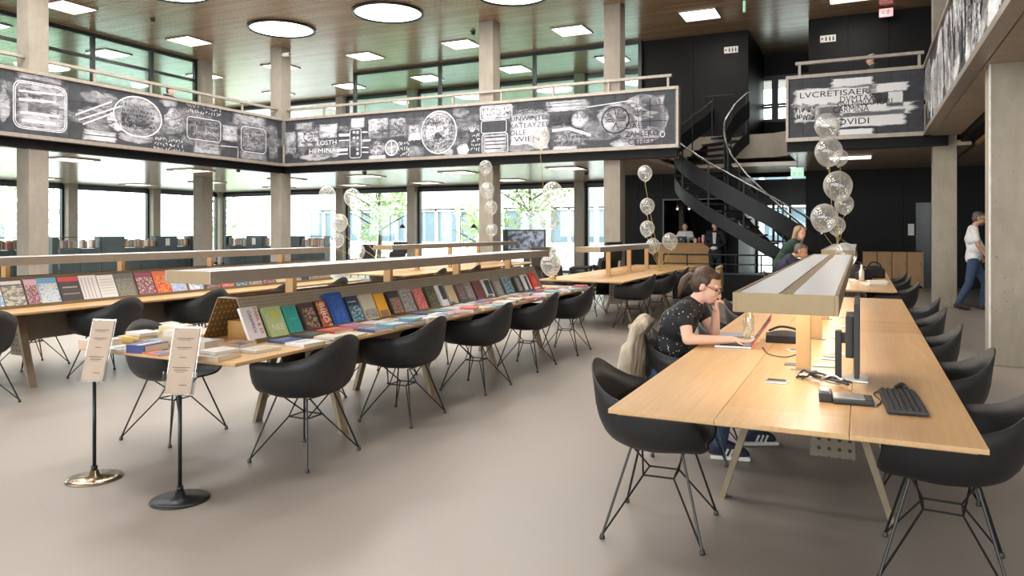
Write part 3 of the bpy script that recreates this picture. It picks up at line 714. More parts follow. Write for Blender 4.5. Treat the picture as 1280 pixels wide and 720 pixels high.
# handrails behind the parapets
def handrail(label, p0, p1, z=4.96, step=1.32):
    p0, p1 = Vector((*p0, 0)), Vector((*p1, 0)); d = p1-p0; L = d.length; d.normalize(); nrm = Vector((-d.y, d.x, 0))
    t = thing('handrail', label, 'handrail', (p0.x, p0.y, ZU), math.atan2(d.y, d.x))
    MB().box(0, L, -.045, .045, z-ZU-.03, z-ZU+.03).build('rail', MAT['trim'], t)
    k = max(2, int(L/step)+1)
    for i in range(k):
        u = .08 + (L-.16)*i/(k-1)
        MB().box(u-.025, u+.025, -.02, .02, 0, z-ZU-.03).build('post', MAT['trim'], t)
    return t
handrail('pale metal handrail above the long chalk parapet', (AX0-.3, AY1+.32), (-3.85, AY1+.32))
handrail('pale metal handrail above the left chalk parapet', (AX0-.32, 6.3), (AX0-.32, AY1+.25))
handrail('pale metal handrail above the short lettered parapet', (-1.25, AY1+.32), (AX1, AY1+.32))
# ------------------------------------------------------------------ lights in the ceilings
E_SKY, E_SQ, E_LOW = emit('skylight_glow', (1.0, .97, .93), 5.5), emit('square_lamp_glow', (1.0, .95, .88), 5.5), emit('lower_lamp_glow', (1, .95, .86), 3.2)
def lamp_light(name, kind, size, power, parent, z):
    ld = bpy.data.lights.new(name, 'AREA'); ld.shape = kind; ld.size = size; ld.energy = power; ld.color = (1, .95, .88)
    o = bpy.data.objects.new(name, ld); COL.objects.link(o); o.parent = parent; o.location = (0, 0, z)
    return o
sky_lab = {(0, 0): 'round skylight in the wood ceiling, leftmost', (1, 0): 'round skylight in the wood ceiling, second from left', (2, 0): 'round skylight cut by the top edge of the picture'}
t0 = None
for i in range(4):  # rows nearer than the labelled one are added to light the hall
    for j in range(4):
        if (i, j) == (3, 0): continue
        p = (-13.65+3.33*i, 14.77-3.4*j, ZC-.004)
        if t0 is None:
            t0 = thing('skylight', '', 'skylight', p)
            MB().lathe([(.80, 0), (.86, 0), (.86, -.05), (.80, -.05), (.80, 0)], 40).build('rim', MAT['dark'], t0, True)
            MB().lathe([(.0, -.012), (.80, -.012)], 40).build('diffuser', E_SKY, t0)
            lamp_light('skylight_lamp', 'DISK', 1.5, SKY_W, t0, -.06)
            t = t0
        else:
            t = clone(t0)
        place(t, p, None, sky_lab.get((i, j), 'round skylight added for light above the hall, out of the picture'), 'round skylights')
def square(proto, p, label, group):
    t = clone(proto); return place(t, p, None, label, group)
def mk_square(name, glow, power, group):
    t = thing(name, '', 'ceiling light', (0, 0, 0), 0, group)
    MB().box(-.44, .44, -.44, -.42, -.03, 0).box(-.44, .44, .42, .44, -.03, 0).box(-.44, -.42, -.42, .42, -.03, 0).box(.42, .44, -.42, .42, -.03, 0).build('frame', MAT['trim'], t)
    MB().quad((-.42,-.42,-.012), (-.42,.42,-.012), (.42,.42,-.012), (.42,-.42,-.012)).build('diffuser', glow, t)
    lamp_light('panel_lamp', 'SQUARE', .8, power, t, -.04)
    return t
SQX = [-20.21, -16.88, -13.55, -10.22, -6.89, -3.56, -.23]
up = mk_square('ceiling_light', E_SQ, LAMP_W, 'square lights in the upper ceiling')
ordw = ['first', 'second', 'third', 'fourth', 'fifth', 'sixth', 'seventh', 'eighth', 'ninth', 'tenth', 'eleventh', 'twelfth', 'thirteenth', 'fourteenth', 'fifteenth', 'sixteenth', 'seventeenth', 'eighteenth', 'nineteenth', 'twentieth', 'twenty-first', 'twenty-second', 'twenty-third', 'twenty-fourth', 'twenty-fifth', 'twenty-sixth', 'twenty-seventh', 'twenty-eighth', 'twenty-ninth', 'thirtieth', 'thirty-first', 'thirty-second', 'thirty-third', 'thirty-fourth', 'thirty-fifth', 'thirty-sixth']
first = True
def put(p, lab, proto, group):
    global first
    if first: first = False; return place(proto, p, None, lab, group)
    return square(proto, p, lab, group)
for i in range(1, 7):
    put((SQX[i], 18.2, ZC), 'square light in the upper wood ceiling over the front gallery, %s from left' % ordw[i-1], up, 'square lights in the upper ceiling')
for i in range(0, 5):
    put((SQX[i], 21.7, ZC), 'square upper ceiling light seen behind the front glass partition, %s from left' % ordw[i], up, 'square lights in the upper ceiling')
for j, yy in enumerate((14.65, 11.2, 7.8)):
    put((-16.88, yy, ZC), 'square upper ceiling light over the left gallery, %s from the corner' % ordw[j], up, 'square lights in the upper ceiling')
for j, yy in enumerate((18.2, 14.65, 11.2)):
    put((-20.21, yy, ZC), 'square upper ceiling light behind the left glass partition, %s from the corner' % ordw[j], up, 'square lights in the upper ceiling')
for j, yy in enumerate((11.2, 7.8, 4.4, 1.0)):  # out of view, added to keep up the light level
    put((3.2, yy, ZC), 'unseen square upper ceiling light added for light over the right gallery', up, 'square lights in the upper ceiling')
first = True
lo = mk_square('ceiling_light', E_LOW, LOW_W, 'square lights in the lower ceiling')
LX = [-20.0, -16.5, -13.45, -10.25, -7.0]
for i in range(5):
    put((LX[i], 18.1, ZL), 'square light in the lower ceiling under the front gallery, %s from left' % ordw[i], lo, 'square lights in the lower ceiling')
for i in range(4):
    put((LX[i], 21.5, ZL), 'square lower ceiling light by the front windows, %s from left' % ordw[i], lo, 'square lights in the lower ceiling')
for j, yy in enumerate((14.35, 10.95)):
    put((-16.45, yy, ZL), 'square light in the lower ceiling under the left gallery, %s from the corner' % ordw[j], lo, 'square lights in the lower ceiling')
for j, yy in enumerate((18.0, 14.5, 11.0)):
    put((-23.3, yy, ZL), 'square lower ceiling light by the left windows, %s from the corner' % ordw[j], lo, 'square lights in the lower ceiling')
put((-.23, 18.1, ZL), 'square lower ceiling light behind the large balloon bunch', lo, 'square lights in the lower ceiling')
for yy in (13.5, 8.5, 4.5, .5):  # beyond the frame, put in for the light they give
    put((3.4, yy, ZL), 'unseen square lower ceiling light added for light under the right gallery', lo, 'square lights in the lower ceiling')
for k, (px, py, lab) in enumerate([(-5.2, 19.0, 'small round downlight in front of the bar niche'), (-1.6, 19.9+.4, 'small round downlight behind the stair')]):
    t = thing('downlight', lab, 'downlight', (px, py, ZL))
    MB().lathe([(.0, -.012), (.09, -.012)], 20).build('lens', E_LOW, t)
    MB().lathe([(.09, 0), (.11, 0), (.11, -.02), (.09, -.02), (.09, 0)], 20).build('rim', MAT['trim'], t)
# detectors and signs
for k, (px, py, pz, lab) in enumerate([(-15.9, 12.7, ZC, 'small black detector on the upper wood ceiling near the left gallery'), (-9.3, 17.2, ZC, 'small black detector on the upper ceiling between two square lights'),
        (-15.0, 14.6, ZL, 'small black detector under the left gallery ceiling'), (-12.6, 16.9, ZL, 'small black detector below the corner column light'), (-7.0, 19.6, ZL, 'small black detector on the lower ceiling by the third column')]):
    t = thing('smoke_detector', lab, 'detector', (px, py, pz))
    MB().lathe([(.0, -.09), (.04, -.09), (.055, -.05), (.055, -.02)], 14).build('sensor', MAT['black_plastic'], t)
    MB().lathe([(.07, -.02), (.07, 0)], 14).build('base', MAT['black_plastic'], t)
def sign(name, label, c, w, h, glow, shapes, face=(0, -1)):
    t = thing(name, label, 'sign', c)
    MB().cbox((0, .03, 0), (w, .05, h)).build('case', MAT['offwhite'], t)
    MB().cbox((0, 0, 0), (w-.02, .012, h-.02)).build('face', glow, t)
    m = MB()
    for (x0, x1, z0, z1) in shapes: m.box(x0*w, x1*w, -.012, -.006, z0*h, z1*h)
    return t, m
E_GREEN, E_RED, E_WHITE = emit('green_sign', (.01, .48, .27), .8), emit('red_sign', (1, .16, .2), 1.4), plain('sign_white', (.85, .82, .76), .5)
t, m = sign('exit_sign', 'green lit exit sign hanging beside the stair', (-1.33, 18.0, 2.8), .28, .24, E_GREEN, [(-.36,-.08,-.32,.08), (.08,.36,-.32,.08), (-.2,-.12,.18,.4), (.14,.22,.18,.4)])
m.build('pictogram', plain('sign_pale', (.65, .9, .8), .5), t)
MB().box(-.01, .01, .02, .04, .12, .31).build('hanger', MAT['dark'], t)
t, m = sign('emergency_sign', 'small red lit sign under the upper ceiling, above the right core', (.52, 19.4, 6.6), .30, .20, E_RED, [(-.3,-.1,-.2,.2), (.05,.25,-.25,.25)])
m.build('pictogram', E_WHITE, t); MB().box(-.01, .01, .02, .04, .1, .149).build('hanger', MAT['dark'], t)
for c, lab in (((-3.12, 20.085, 6.26), 'white pictogram plate on the left black core'), ((-.75, 19.785, 6.22), 'white pictogram plate on the right black core')):
    t, m = sign('pictogram_plate', lab, c, .36, .17, E_WHITE, [])
    m.box(-.15, -.11, -.012, -.006, -.02, .02)
    for q in range(3): m.box(-.06+.08*q, -.02+.08*q, -.012, -.006, -.055, .025).box(-.052+.08*q, -.028+.08*q, -.012, -.006, .03, .055)
    m.build('pictograms', MAT['ink'], t)
t, m = sign('exit_sign', 'small green edge-on exit sign under the upper wood ceiling', (-2.4, 17.3, 6.55), .06, .26, E_GREEN, []); MB().box(-.01, .01, .02, .04, .13, .199).build('hanger', MAT['dark'], t)
t = thing('wall_switch', 'small white switch plate on the lower black wall', 'switch', (-6.42, 21.215, 1.48))
MB().cbox((0, 0, 0), (.09, .014, .14)).build('plate', MAT['offwhite'], t, bevel=.003); MB().cbox((0, -.01, .02), (.05, .01, .05)).build('rocker', MAT['white'], t)
t = thing('notice_card', 'white notice card on the black wall beside the right column', 'card', (1.17, 21.9, 1.5))
MB().cbox((0, 0, 0), (.14, .012, .30)).build('sheet', MAT['paper'], t)
t = thing('security_camera', 'small grey camera high on the corner column', 'camera', (-14.94, 16.26, 6.5))
MB().box(-.06, .0, -.03, .03, -.02, .04).build('bracket', MAT['offwhite'], t); MB().box(.0, .2, -.05, .05, -.05, .05).build('housing', MAT['offwhite'], t, bevel=.01); MB().lathe([(0,0),(.03,0),(.03,.02),(0,.02)], 12, (0,0,0), Matrix.Translation((.2,0,0)) @ Matrix.Rotation(R(90),4,'Y')).build('lens', MAT['black_plastic'], t)
# ------------------------------------------------------------------ the winding stair
def spline(pts, n):
    out = []; P_ = [Vector(p) for p in pts]
    P_ = [P_[0]*2-P_[1]] + P_ + [P_[-1]*2-P_[-2]]
    segs = len(P_)-3
    for k in range(n+1):
        u = k/n*segs; i = min(int(u), segs-1); f = u-i
        a, b, c, d = P_[i:i+4]
        out.append(.5*((2*b)+(c-a)*f+(2*a-5*b+4*c-d)*f*f+(3*b-a-3*c+d)*f**3))
    return out
CL = spline([(-.35,17.6,0),(-1.1,17.25,0),(-1.9,17.08,0),(-2.7,17.2,0),(-3.3,17.6,0),(-3.57,18.2,0),(-3.4,18.8,0),(-3.0,19.4,0)], 88)
Ls = [0]
for a, b in zip(CL, CL[1:]): Ls.append(Ls[-1]+(b-a).length)
LT = Ls[-1]
def st(u):
    """point, left normal and height at share u of the run"""
    q = u*LT
    for i in range(len(Ls)-1):
        if Ls[i+1] >= q: break
    f = (q-Ls[i])/max(1e-6, Ls[i+1]-Ls[i])
    p = CL[i].lerp(CL[i+1], f); a = CL[max(0, i-2)]; b = CL[min(len(CL)-1, i+3)]
    t = (b-a).normalized()
    return p, Vector((-t.y, t.x, 0)), u*ZU
stair = thing('winding_stair', 'black steel winding stair rising to the gallery', 'stair', (0, 0, 0))
def band(off, zlo, zhi, th, u0=0, u1=1, n=60):
    m = MB(); vs = []
    for k in range(n+1):
        p, nn, z = st(u0+(u1-u0)*k/n)
        for (o_, h) in ((off-th/2, zlo), (off+th/2, zlo), (off+th/2, zhi), (off-th/2, zhi)):
            q = p+nn*o_; vs.append((q.x, q.y, max(0.0, z+h)))
    fs = []
    for k in range(n):
        for j in range(4): fs.append((4*k+j, 4*k+(j+1) % 4, 4*k+4+(j+1) % 4, 4*k+4+j))
    fs += [(3, 2, 1, 0), (4*n, 4*n+1, 4*n+2, 4*n+3)]
    return m.add(vs, fs)
HW = .58
stb = plain('stair_steel', (.006, .007, .0085), .45, 0, .1, 5, 0, .25)
for sgn in (1, -1):
    band(sgn*HW, -.26, .06, .03).build('stringer', stb, stair)
    band(sgn*(HW+.012), .38, .80, .012, .02).build('guard_band', stb, stair)
    pts = []
    for k in range(61):
        p, nn, z = st(k/60); pts.append(tuple(p+nn*sgn*HW+Vector((0, 0, z+1.05))))
    MB().tube(pts, .024, 8).build('handrail', plain('brushed_rail', (.25, .25, .25), .25, .9) if sgn > 0 else bpy.data.materials['brushed_rail'], stair, True)
    for k in range(9):
        p, nn, z = st(.02+.96*k/8); q = p+nn*sgn*HW
        MB().cbox((q.x, q.y, z+.5), (.03, .03, 1.1)).build('baluster', stb, stair)
NT = 22
for k in range(NT):
    u0, u1 = k/NT, (k+1.15)/NT
    m = MB(); vs = []
    a, na, z = st(u0); b, nb, _ = st(min(1, u1)); z = (k+1)/NT*ZU-.02
    for h in (z-.04, z):
        for (p, nn) in ((a, na), (b, nb)):
            for sgn in (-1, 1): q = p+nn*sgn*(HW-.016); vs.append((q.x, q.y, h))
    m.add(vs, [(0,2,3,1), (4,5,7,6), (0,1,5,4), (2,6,7,3), (0,4,6,2), (1,3,7,5)]).build('tread', stb, stair)
struct('floor_landing', MB().add([(-4.5,19.5,ZS),(-2.0,19.5,ZS),(-1.65,19.2,ZS),(-1.4,18.6,ZS),(-1.4,19.62,ZS),(-4.5,19.62,ZS),
        (-4.5,19.5,ZU+.02),(-2.0,19.5,ZU+.02),(-1.65,19.2,ZU+.02),(-1.4,18.6,ZU+.02),(-1.4,19.62,ZU+.02),(-4.5,19.62,ZU+.02)],
        [(5,4,3,2,1,0),(6,7,8,9,10,11),(0,1,7,6),(1,2,8,7),(2,3,9,8),(3,4,10,9),(4,5,11,10),(5,0,6,11)]), MAT['conc'])
t = thing('landing_railing', 'thin black railing on the landing in front of the left black core', 'railing', (-3.7, 19.45, ZU))
MB().tube([(0,0,1.05),(.75,0,1.05)], .015).build('rail', stb, t)
for q in (0, .37, .74): MB().tube([(q,0,0),(q,0,1.05)], .012).build('post', stb, t)
t = thing('plinth', 'low black plinth wall at the foot of the stair', 'plinth', (-2.4, 16.0, 0))
MB().box(-1.3, 1.1, -.1, .1, 0, .55).build('body', MAT['black'], t, bevel=.01); MB().box(-1.32, 1.12, -.12, .12, .552, .58).build('cap', MAT['steel_black'], t)
t = thing('stair_railing', 'black railing standing behind the low black plinth', 'railing', (-2.6, 16.35, 0))
MB().tube([(-1.4,0,.95),(1.2,0,.95)], .018).tube([(-1.4,0,.75),(1.2,0,.75)], .012).build('rail', stb, t)
for k in range(6): MB().tube([(-1.4+.52*k,0,0),(-1.4+.52*k,0,.95)], .014).build('post', stb, t)
# ================================================================== CHAIRS
def shell_mesh():
    key = [(0,.225,0,.435),(14,.236,.06,.436),(26,.242,.12,.441),(36,.244,.18,.455),(42,.236,.222,.492),(47,.222,.252,.555),(53,.20,.282,.628),(62,.165,.304,.656),(80,.08,.318,.662),(100,-.02,.318,.664),
           (120,-.125,.295,.672),(135,-.21,.25,.692),(150,-.28,.185,.738),(162,-.32,.115,.787),(172,-.336,.05,.815),(180,-.34,0,.821)]
    def rim(a):
        a = abs((a+180) % 360-180)
        for (p, q) in zip(key, key[1:]):
            if p[0] <= a <= q[0]:
                f = (a-p[0])/(q[0]-p[0]); return [p[i]+(q[i]-p[i])*f for i in (1, 2, 3)]
    n = 60; K = 10; bm = bmesh.new(); rows = []
    for k in range(1, K+1):
        s = k/K; row = []
        for j in range(n):
            a = 360*j/n; r = [rim(a+d) for d in (-4, -2, 0, 2, 4)]
            x = sum(q[0] for q in r)/5; z = sum(q[2] for q in r)/5
            y = r[2][1]*(1 if (a % 360) < 180 else -1)
            if k == K: x *= 1.03; y *= 1.03
            h = 1-(1-s)**2.1; v = s**2.7
            front = max(0, math.cos(R(a)))
            zz = .418+(z-.418)*v - .012*math.sin(math.pi*s)*(1-front)
            row.append(bm.verts.new((x*h, y*h, zz)))
        rows.append(row)
    c = bm.verts.new((0, 0, .416))
    for j in range(n): bm.faces.new((c, rows[0][j], rows[0][(j+1) % n]))
    for k in range(K-1):
        for j in range(n): bm.faces.new((rows[k][j], rows[k+1][j], rows[k+1][(j+1) % n], rows[k][(j+1) % n]))
    bmesh.ops.recalc_face_normals(bm, faces=bm.faces)
    bmesh.ops.solidify(bm, geom=bm.faces[:], thickness=.009)
    me = bpy.data.meshes.new('seat_shell'); bm.to_mesh(me); bm.free()
    me.polygons.foreach_set('use_smooth', [True]*len(me.polygons)); me.materials.append(MAT['shell'])
    return me
GR = 'black shell chairs with wire legs'
chair0 = thing('shell_chair', '', 'chair', (0, 0, 0), 0, GR)
obj('seat_shell', shell_mesh(), chair0)
for sx in (1, -1):
    for sy in (1, -1):
        f = (sx*.235, sy*.255, .018); mt = (sx*.125, sy*.13, .412); rg = (sx*.075, sy*.075, .27)
        l = MB().tube([mt, f], .0062, 6).tube([f, rg, (sx*.12, -sy*.10, .412)], .005, 6).build('leg', MAT['wire'], chair0)
        MB().lathe([(.012, 0), (.014, .006), (.009, .024)], 8, (f[0], f[1], 0)).build('foot_glide', MAT['black_plastic'], l)
MB().tube([(.075,.075,.27),(-.075,.075,.27),(-.075,-.075,.27),(.075,-.075,.27),(.075,.075,.27)], .005, 6).build('brace', MAT['wire'], chair0)
for sx in (1, -1): MB().tube([(sx*.125,.13,.41),(sx*.125,-.13,.41)], .005, 6).build('mount_bar', MAT['wire'], chair0)
used = [False]
def chair(x, y, rz, label):
    c = chair0 if not used[0] else clone(chair0)
    used[0] = True
    return place(c, (x, y, 0), R(rz), label)
P_ = 'black shell chair '
chair(-.905, 3.65, 3, P_+'nearest the camera on the left side of the bare reading table')
chair(-1.0, 5.0, 0, P_+'with the canvas jacket over it, under the reading woman')
chair(-.88, 6.15, -4, P_+'on the left of the reading table, just beyond the woman')
chair(-.86, 7.35, 2, P_+'on the left of the reading table, fourth from the camera')
chair(-.86, 8.45, 0, P_+'on the left of the reading table, farthest end')
for i, (x, y, a) in enumerate([(.32, 3.72, 176), (.33, 4.9, 181), (.30, 6.08, 179), (.31, 7.28, 183), (.36, 8.42, 178)]):
    chair(x, y, a, P_+'on the right side of the computer table, %s from the camera' % ordw[i])
for i, (x, y, a) in enumerate([(-3.29, 3.78, 180), (-3.28, 4.9, 181), (-3.27, 6.11, 179), (-3.28, 7.29, 180), (-3.26, 8.4, 182)]):
    chair(x, y, a, P_+'on the right side of the book table, %s from the camera' % ordw[i])
for i, (x, y, a) in enumerate([(-4.50, 3.78, 2), (-4.36, 5.0, 0), (-4.36, 6.15, 1), (-4.36, 7.3, 0)]):
    chair(x, y, a, P_+'on the left side of the book table, %s from the camera' % ordw[i])
for i, (x, y, a) in enumerate([(-6.78, 3.65, 182), (-6.93, 5.0, 180), (-6.98, 6.17, 179), (-6.98, 7.3, 180), (-6.98, 8.4, 181)]):
    chair(x, y, a, P_+'on the right side of the magazine table, %s from the camera' % ordw[i])
for i, (x, y, a) in enumerate([(-8.18, 5.02, 0), (-8.14, 6.2, 0), (-8.14, 7.3, 0)]):
    chair(x, y, a, P_+'on the far side of the magazine table, %s from the camera' % ordw[i])
for i, (x, y, a) in enumerate([(-3.18, 11.05, 180), (-3.12, 12.2, 178), (-3.18, 13.45, 180)]):
    chair(x, y, a, P_+'on the right side of the rear oak table, %s from the camera' % ordw[i])
for i, (x, y, a) in enumerate([(-4.36, 11.1, 0), (-4.36, 12.35, 0), (-4.36, 13.6, 0)]):
    chair(x, y, a, P_+'on the left side of the rear oak table, %s from the camera' % ordw[i])
for i, (x, y, a) in enumerate([(.34, 10.95, 180), (.31, 12.2, 178), (.31, 13.4, 180)]):
    chair(x, y, a, P_+'beside the far table behind the computer table, %s from the camera' % ordw[i])
chair(-1.1, 12.6, 0, P_+'under the bent man in navy at the far table')
chair(-2.44, 12.3, 180, P_+'pulled out far behind the woman, with a sandy jacket')
for i, (x, y, a) in enumerate([(-6.98, 11.2, 180), (-6.98, 12.5, 180), (-8.14, 11.6, 0), (-8.14, 13.0, 0)]):
    chair(x, y, a, P_+'at the far magazine row table, %s' % ('first on its right', 'second on its right', 'first on its left', 'second on its left')[i])

# ================================================================== TABLES
def table(label, xc, y0, y1, panels=True):
    t = thing('reading_table', label, 'table', (xc, y0, 0))
    L = y1-y0; hw = .67
    ym = L/2
    m = MB().box(-hw+.03, hw-.03, .03, L-.03, .712, .722); m.build('apron_board', MAT['oak_edge'], t)
    cx0, cx1 = -.24, .24; g = .0012; e = .27
    for (a, b) in ((0, ym), (ym, L)):
        MB().box(-hw, cx0-g, a+g, b-g, .722, .74).build('top_board', MAT['oak'], t, bevel=.0015)
        MB().box(cx1+g, hw, a+g, b-g, .722, .74).build('top_board', MAT['oak'], t, bevel=.0015)
        MB().box(cx0+g, cx1-g, a+(e if a == 0 else g), b-(e if b == L else g), .722, .7395).build('centre_flap', MAT['oak_mid'], t, bevel=.001)
    MB().box(cx0+g, cx1-g, g, e-g, .722, .74).build('end_board', MAT['oak'], t, bevel=.0015)
    MB().box(cx0+g, cx1-g, L-e+g, L-g, .722, .74).build('end_board', MAT['oak'], t, bevel=.0015)
    for k in range(4):
        y = 1.28+1.235*k
        if y > L-.4: break
        for s in (-1, 1):
            m = MB(); a = Vector((s*.42, y, 0)); b = Vector((s*.20, y, .712))
            vs = []
            for p, w in ((a, .022), (b, .03)):
                for (dx, dy) in ((-w/1.4, -.035), (w/1.4, -.035), (w/1.4, .035), (-w/1.4, .035)): vs.append((p.x+dx, p.y+dy, p.z))
            m.add(vs, [(3,2,1,0),(4,5,6,7),(0,1,5,4),(1,2,6,5),(2,3,7,6),(3,0,4,7)]).build('leg', MAT['bronze'], t)
        MB().box(-.2, .2, y-.03, y+.03, .68, .711).build('cross_rail', MAT['bronze'], t)
    tr = MB().box(-.20, -.188, 1.3, L-1.2, .42, .70).box(-.188, .188, 1.3, L-1.2, .42, .43).box(.188, .20, 1.3, L-1.2, .42, .70).box(.03, .25, 1.31, 1.318, .28, .70)
    tr.build('cable_tray', MAT['tray'], t)
    return t
tabs = [table('long bare oak table in front with keyboard and screen on it', -.28, 2.93, 8.95), table('long oak table covered with displayed books', -3.82, 3.04, 9.2),
        table('long oak table with the magazine rack, far left', -7.47, 3.05, 9.1), table('bare oak table with balloons tied at its corners, behind the book table', -3.76, 10.25, 15.6),
        table('oak table with black camera bags, far behind the computer table', -.28, 10.1, 15.6), table('oak table far behind the magazine table', -7.45, 10.25, 15.9)]
MB().box(.243, .668, 3.05, 3.8, .7401, .7412).build('cross_grain_panel', MAT['oak_rot'], tabs[0])

DESKGLOW = emit('desk_lamp_glow', (1.0, .93, .82), DESK_E)
DESKLOW = emit('dim_lamp_glow', (1.0, .93, .82), 1.6)
def bench_lamp(label, xc, y0, y1, posts, base_z, side):
    t = thing('bench_lamp', label, 'lamp', (xc, y0, base_z))
    L = y1-y0; z0, z1 = 1.145-base_z, 1.225-base_z; w = .2
    for xe in (-w, w-.014): MB().box(xe, xe+.014, 0, L, z0, z1).build('side_rail', side, t, bevel=.002)
    for ye in (0, L-.014): MB().box(-w+.014, w-.014, ye, ye+.014, z0, z1).build('end_rail', MAT['lampgold'], t, bevel=.002)
    MB().box(-.026, .026, .014, L-.014, z1-.03, z1-.008).build('centre_strip', MAT['lampgold'], t)
    n = max(2, round(L/1.8))
    for s in (-1, 1):
        for k in range(n):
            a, b = .016+(L-.032)*k/n, .016+(L-.032)*(k+1)/n-.003
            x0, x1 = sorted((s*.028, s*(w-.016)))
            MB().box(x0, x1, a, b, z1-.028, z1-.004).build('light_panel', MAT['lampwhite'], t)
    MB().box(-w+.016, w-.016, .016, L-.016, z0+.02, z0+.03).build('underside', MAT['white'], t)
    MB().quad((-.07,.1,z0+.012),(-.07,L-.1,z0+.012),(.07,L-.1,z0+.012),(.07,.1,z0+.012)).build('glow_strip', DESKGLOW if side is MAT['lampgold'] else DESKLOW, t)
    for p in posts:
        y = p-y0
        MB().box(-.036, .036, y-.022, y+.022, .006, z0+.03).build('post', MAT['post'], t, bevel=.002)
        MB().box(-.06, .06, y-.045, y+.045, 0, .006).build('foot_plate', MAT['trim'], t)
    return t
bench_lamp('long gilt bench lamp with white top on the computer table', -.28, 3.13, 8.6, (4.21, 5.44, 6.68, 7.92), .7402, MAT['lampgold'])
bench_lamp('long taupe bench lamp above the displayed books', -3.82, 3.3, 8.75, (4.23, 5.47, 6.7, 7.94), .7402, MAT['lampside'])
bench_lamp('long taupe bench lamp above the magazines, far left', -7.47, 3.3, 8.9, (4.33, 5.56, 6.81, 8.07), .7402, MAT['lampside'])
bench_lamp('short taupe bench lamp on the bare rear table', -3.76, 10.6, 15.2, (11.62, 12.81, 14.0), .7402, MAT['lampside'])
bench_lamp('bench lamp on the far table below the large balloon bunch', -.28, 10.5, 15.2, (11.6, 12.8, 14.0), .7402, MAT['lampgold'])
bench_lamp('taupe bench lamp far behind the magazine table', -7.45, 10.5, 15.6, (11.6, 12.8, 14.0), .7402, MAT['lampside'])

# perforated display racks on the two tables
def rack(label, xc, y0, y1):
    t = thing('display_rack', label, 'rack', (xc, y0, .7402)); L = y1-y0
    for s, nm in ((1, 'front_leaf'), (-1, 'back_leaf')):
        m = MB(); th = .006
        a, b = (s*.225, .0), (s*.085, .292)
        vs = []
        for y in (0, L):
            for (x, z) in (a, b, (b[0]-s*th, b[1]), (a[0]-s*th, a[1])): vs.append((x, y, z))
        m.add(vs, [(0,1,5,4),(1,2,6,5),(2,3,7,6),(3,0,4,7),(3,2,1,0),(4,5,6,7)]).build(nm, MAT['rack'] if s > 0 else MAT['rack_end'], t)
    MB().box(-.085, .085, 0, .05, .286, .292).build('top_strip', MAT['rack'], t)
    MB().box(.222, .25, 0, L, 0, .012).box(.244, .25, 0, L, .012, .03).build('ledge', MAT['bronze'], t)
    MB().box(-.12, .16, .12, .3, 0, .12).build('inner_box', MAT['counter'], t)
    return t
rack('perforated taupe rack holding the upright books', -3.82, 3.62, 8.5)
rack('perforated rack holding the upright magazines, far left', -7.47, 3.62, 8.9)

# ================================================================== BOOKS
cov_me = MB().box(-.5, .5, 0, 1, 0, .1).box(-.5, .5, 0, 1, .9, 1).box(-.5, -.47, 0, 1, .1, .9).mesh('book')
cov_me.materials.append(MAT['paper'])
pag_me = MB().box(-.47, .485, .012, .988, .1, .9).mesh('pages'); pag_me.materials.append(MAT['page'])
q_me = MB().box(-.5, .5, 0, 1, 0, 1).mesh('cover_print'); q_me.materials.append(MAT['paper'])
CM = {}
def cm(c, rough=.4):
    k = tuple(c)
    if k not in CM: CM[k] = plain('cover_colour', k, rough, 0, .06, 9)
    return CM[k]
def setmat(o, m):
    o.material_slots[0].link = 'OBJECT'; o.material_slots[0].material = m
def book(name, label, w, h, t, cover, mtx, group, cat='book', prints=(), pages=True):
    o = obj(name, cov_me); o.matrix_world = mtx @ Matrix.Diagonal((w, h, t, 1)); setmat(o, cover); tag(o, label, cat, group)
    if pages: obj('pages', pag_me, o)
    for (nm, x0, x1, y0, y1, m) in prints:
        p = obj(nm, q_me, o); p.location = ((x0+x1)/2-.5, y0, 1.0); p.scale = (x1-x0, y1-y0, .0012/t); setmat(p, m)
    return o
def cover_text(o, s, w, h, t, x, y, tw, mat, rot=0):
    vs, fs = text_mesh(s, lambda u, v: (u, v, 0), 0, 0, tw, None)
    me = bpy.data.meshes.new('title'); me.from_pydata(vs, [], fs); me.materials.append(mat)
    p = obj('title', me, o); p.matrix_local = Matrix.Diagonal((1/w, 1/h, 1/t, 1)) @ Matrix.Translation((x-w/2, y, t+.0018)) @ Matrix.Rotation(R(rot), 4, 'Z')
def lean_mtx(x, y, z, a):
    c, s = math.cos(R(a)), math.sin(R(a))
    m = Matrix(((0, -s, c, x), (1, 0, 0, y), (0, c, s, z), (0, 0, 0, 1)))
    return m
W_ = (.72,.70,.68); K_ = (.02,.02,.02)
